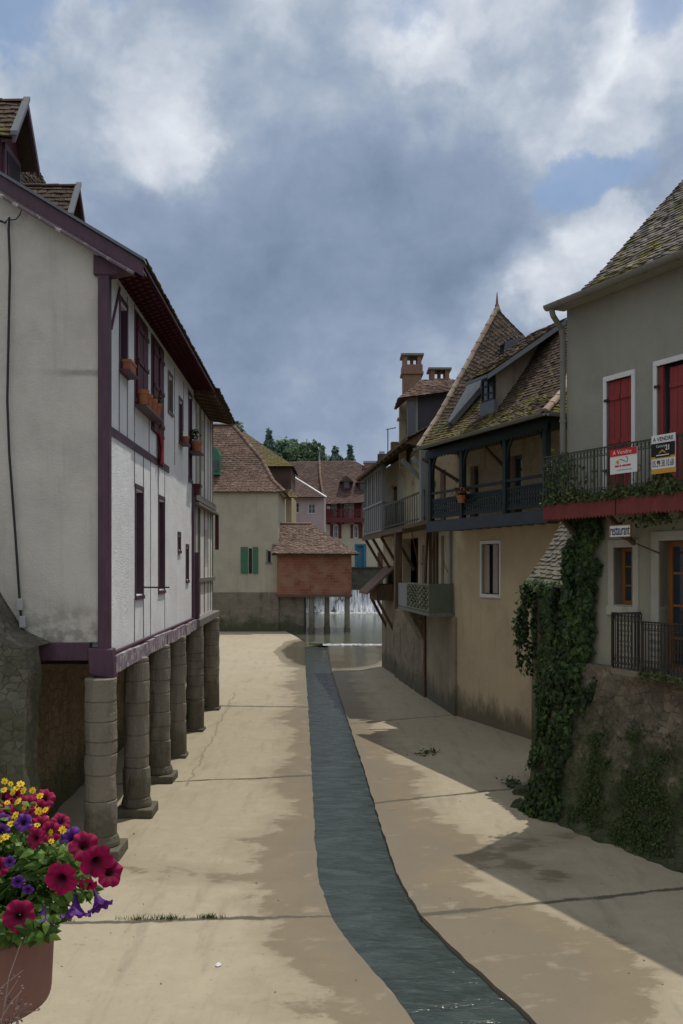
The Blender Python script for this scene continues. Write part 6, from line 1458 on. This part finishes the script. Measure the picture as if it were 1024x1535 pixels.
pm = thing('petunia_plant', 'magenta petunia sprawling over the right side of the brown planter', 'flowers', tuple(ct))
foliage(pm, 1500, .029, lambda q: (lambda py: (q.uniform(-170, float(env(min(py, 1385)))-8), py, YF+(q.uniform(-.10, .16) if py < 1375 else q.uniform(-.2, -.1))))(q.uniform(1262, 1404)), PLEAF, 1)
MF = [(125, 1268, 27, -.12, (.1, -1, .25)), (146, 1292, 31, -.14, (.25, -1, .1)), (165, 1308, 27, -.11, (.9, -.6, .0)), (91, 1318, 31, -.16, (-.1, -1, .15)), (29, 1373, 29, -.20, (.0, -1, .0)), (132, 1327, 17, -.10, (.3, -1, -.5)),
      (58, 1236, 20, -.05, (-.2, -.8, .6)), (76, 1247, 20, -.06, (.3, -.8, .5)), (52, 1256, 19, -.08, (-.2, -1, .3)), (66, 1197, 20, .0, (.2, -.7, .7)), (40, 1207, 22, .0, (-.2, -.7, .7)), (8, 1222, 22, -.02, (.0, -.8, .6)), (60, 1212, 17, -.02, (.2, -.8, .5)),
      (-4, 1300, 20, -.12, (.2, -1, .2)), (4, 1195, 20, .05, (0, -.7, .7)), (92, 1231, 18, .02, (.5, -.6, .5)), (-40, 1250, 24, -.08, (-.1, -1, .4)), (-70, 1330, 26, -.15, (-.1, -1, .1)), (22, 1192, 16, .05, (.2, -.8, .6))]
for i, (px, py, r, dy, n) in enumerate(MF): petunia(P(px, py, YF+dy), Vector(n)+Vector((.35*math.sin(i*2.1), 0, .3*math.cos(i*3.3))), r*.84*(YF+dy)/F_PX, pm, MAGENTA, 5, .95, i)
vp = thing('violet_petunia', 'violet petunia with drooping trumpets along the planter rim', 'flowers', tuple(ct+Vector((.02, 0, 0))))
foliage(vp, 380, .028, lambda q: (lambda py: (q.uniform(-120, float(env(py))-14), py, YF+q.uniform(-.06, .10)))(q.uniform(1235, 1370)), PLEAF, 2)
VF = [(113, 1376, 23, -.12, (.1, -.45, -1)), (152, 1362, 20, -.10, (.55, -.5, -.9)), (62, 1386, 18, -.16, (-.1, -.4, -1)), (107, 1258, 19, -.05, (-.1, -.8, .4)), (99, 1274, 14, -.06, (-.5, -.8, .1)), (35, 1233, 14, -.05, (0, -.9, .4)), (3, 1232, 14, -.04, (0, -.9, .4)), (2, 1247, 13, -.06, (.2, -1, .3)), (27, 1322, 10, -.16, (.3, -1, 0)), (42, 1334, 9, -.17, (.1, -1, -.4)), (14, 1292, 9, -.14, (0, -1, .2)), (88, 1238, 13, .02, (.6, -.7, .3))]
for i, (px, py, r, dy, n) in enumerate(VF): petunia(P(px, py, YF+dy), n, r*(YF+dy)/F_PX, vp, VIOLET, 5, 1.5 if n[2] < -.5 else .9, 40+i)
yp = thing('yellow_daisy_plant', 'small yellow daisy-like flowers rising at the back of the planter', 'flowers', tuple(ct+Vector((-.03, .03, 0))))
foliage(yp, 420, .026, lambda q: (lambda py: (q.uniform(-160, float(env(py))-16), py, YF+q.uniform(-.05, .14)))(q.uniform(1178, 1300)), PLEAF, 3)
YFL = [(7, 1171), (31, 1175), (16, 1175), (6, 1184), (25, 1181), (35, 1185), (49, 1185), (60, 1193), (11, 1203), (37, 1210), (51, 1208), (23, 1222), (25, 1230), (16, 1235), (9, 1254), (2, 1257), (68, 1214), (69, 1229), (56, 1236), (75, 1248), (94, 1244), (52, 1263), (77, 1261), (58, 1216), (19, 1188), (27, 1201), (-20, 1190)]
for i, (px, py) in enumerate(YFL):
    c = P(px, py, YF-.04+.001*(1230-py)); m = MB(); q = random.Random(i); n = Vector((q.gauss(0, .35), -.8, .7+q.gauss(0, .2))).normalized(); x = n.orthogonal().normalized(); y = n.cross(x); r = .0082*q.uniform(.75, 1.15)
    for k in range(8):
        a = k*math.pi/4+q.random()*.3; u = x*math.cos(a)+y*math.sin(a); w = x*-math.sin(a)+y*math.cos(a)
        m.add([c+u*r*.15, c+u*r*.6+w*r*.32, c+u*r+w*r*.12, c+u*r-w*r*.12, c+u*r*.6-w*r*.32], [(0, 1, 2, 3, 4)], (q.uniform(.45, 1), 0, 0))
    m.lathe(c+n*.001-Vector((0, 0, .002)), [(r*.22, 0), (r*.18, .003)], 8); m.build('flower', YELLOWP, yp)
dw = MB(); q = random.Random(9)
for i in range(26):
    b = P(q.uniform(-60, 40), 1545, 1.7+q.uniform(-.1, .1)); tp = b+Vector((q.uniform(-.02, .07), q.uniform(-.1, .1), q.uniform(.03, .12))); mid = (b+tp)/2+Vector((q.gauss(-.008, .008), 0, .012)); dw.tube([b, mid, tp], [.0012, .001, .0006], 4)
    if q.random() < .6: dw.lathe(tp, [(.001, 0), (.003, .002), (.001, .004)], 6)
    leaves(dw, [mid+Vector((q.gauss(0, .012), 0, q.gauss(0, .01))) for _ in range(3)], (0, -1, .3), .006)
tag(dw.build('dry_weed', plain('dry_stems', (.16, .11, .09), .9, .4)), 'dry wiry weed stems sticking up below the planter', 'plant')

# small debris lying on the slabs
db = MB(); q = random.Random(21)
for i in range(260):
    Y = 8.5*math.exp(q.random()*1.45); x = q.uniform(-4.0, 4.6)
    if XL(Y)-.05 < x < XR(Y)+.05: continue
    if x > 3.2 and Y > 12: x -= 1.5
    r = q.uniform(.004, .013)*(1+(q.random() < .08)*1.2); c = Vector((x, Y, .004))
    db.add([c+Vector((r*math.cos(a)*q.uniform(.5, 1.3), r*math.sin(a)*q.uniform(.5, 1.3), 0)) for a in (0, 1.3, 2.5, 3.8, 5)]+[c+Vector((q.gauss(0, r*.3), q.gauss(0, r*.3), r*.7))], [(k, (k+1) % 5, 5) for k in range(5)])
tag(db.build('debris', plain('grit', (.17, .14, .10), .9, .6, scale=3)), 'scattered grit and dead leaf scraps on the concrete slabs', 'debris', None, 'stuff')
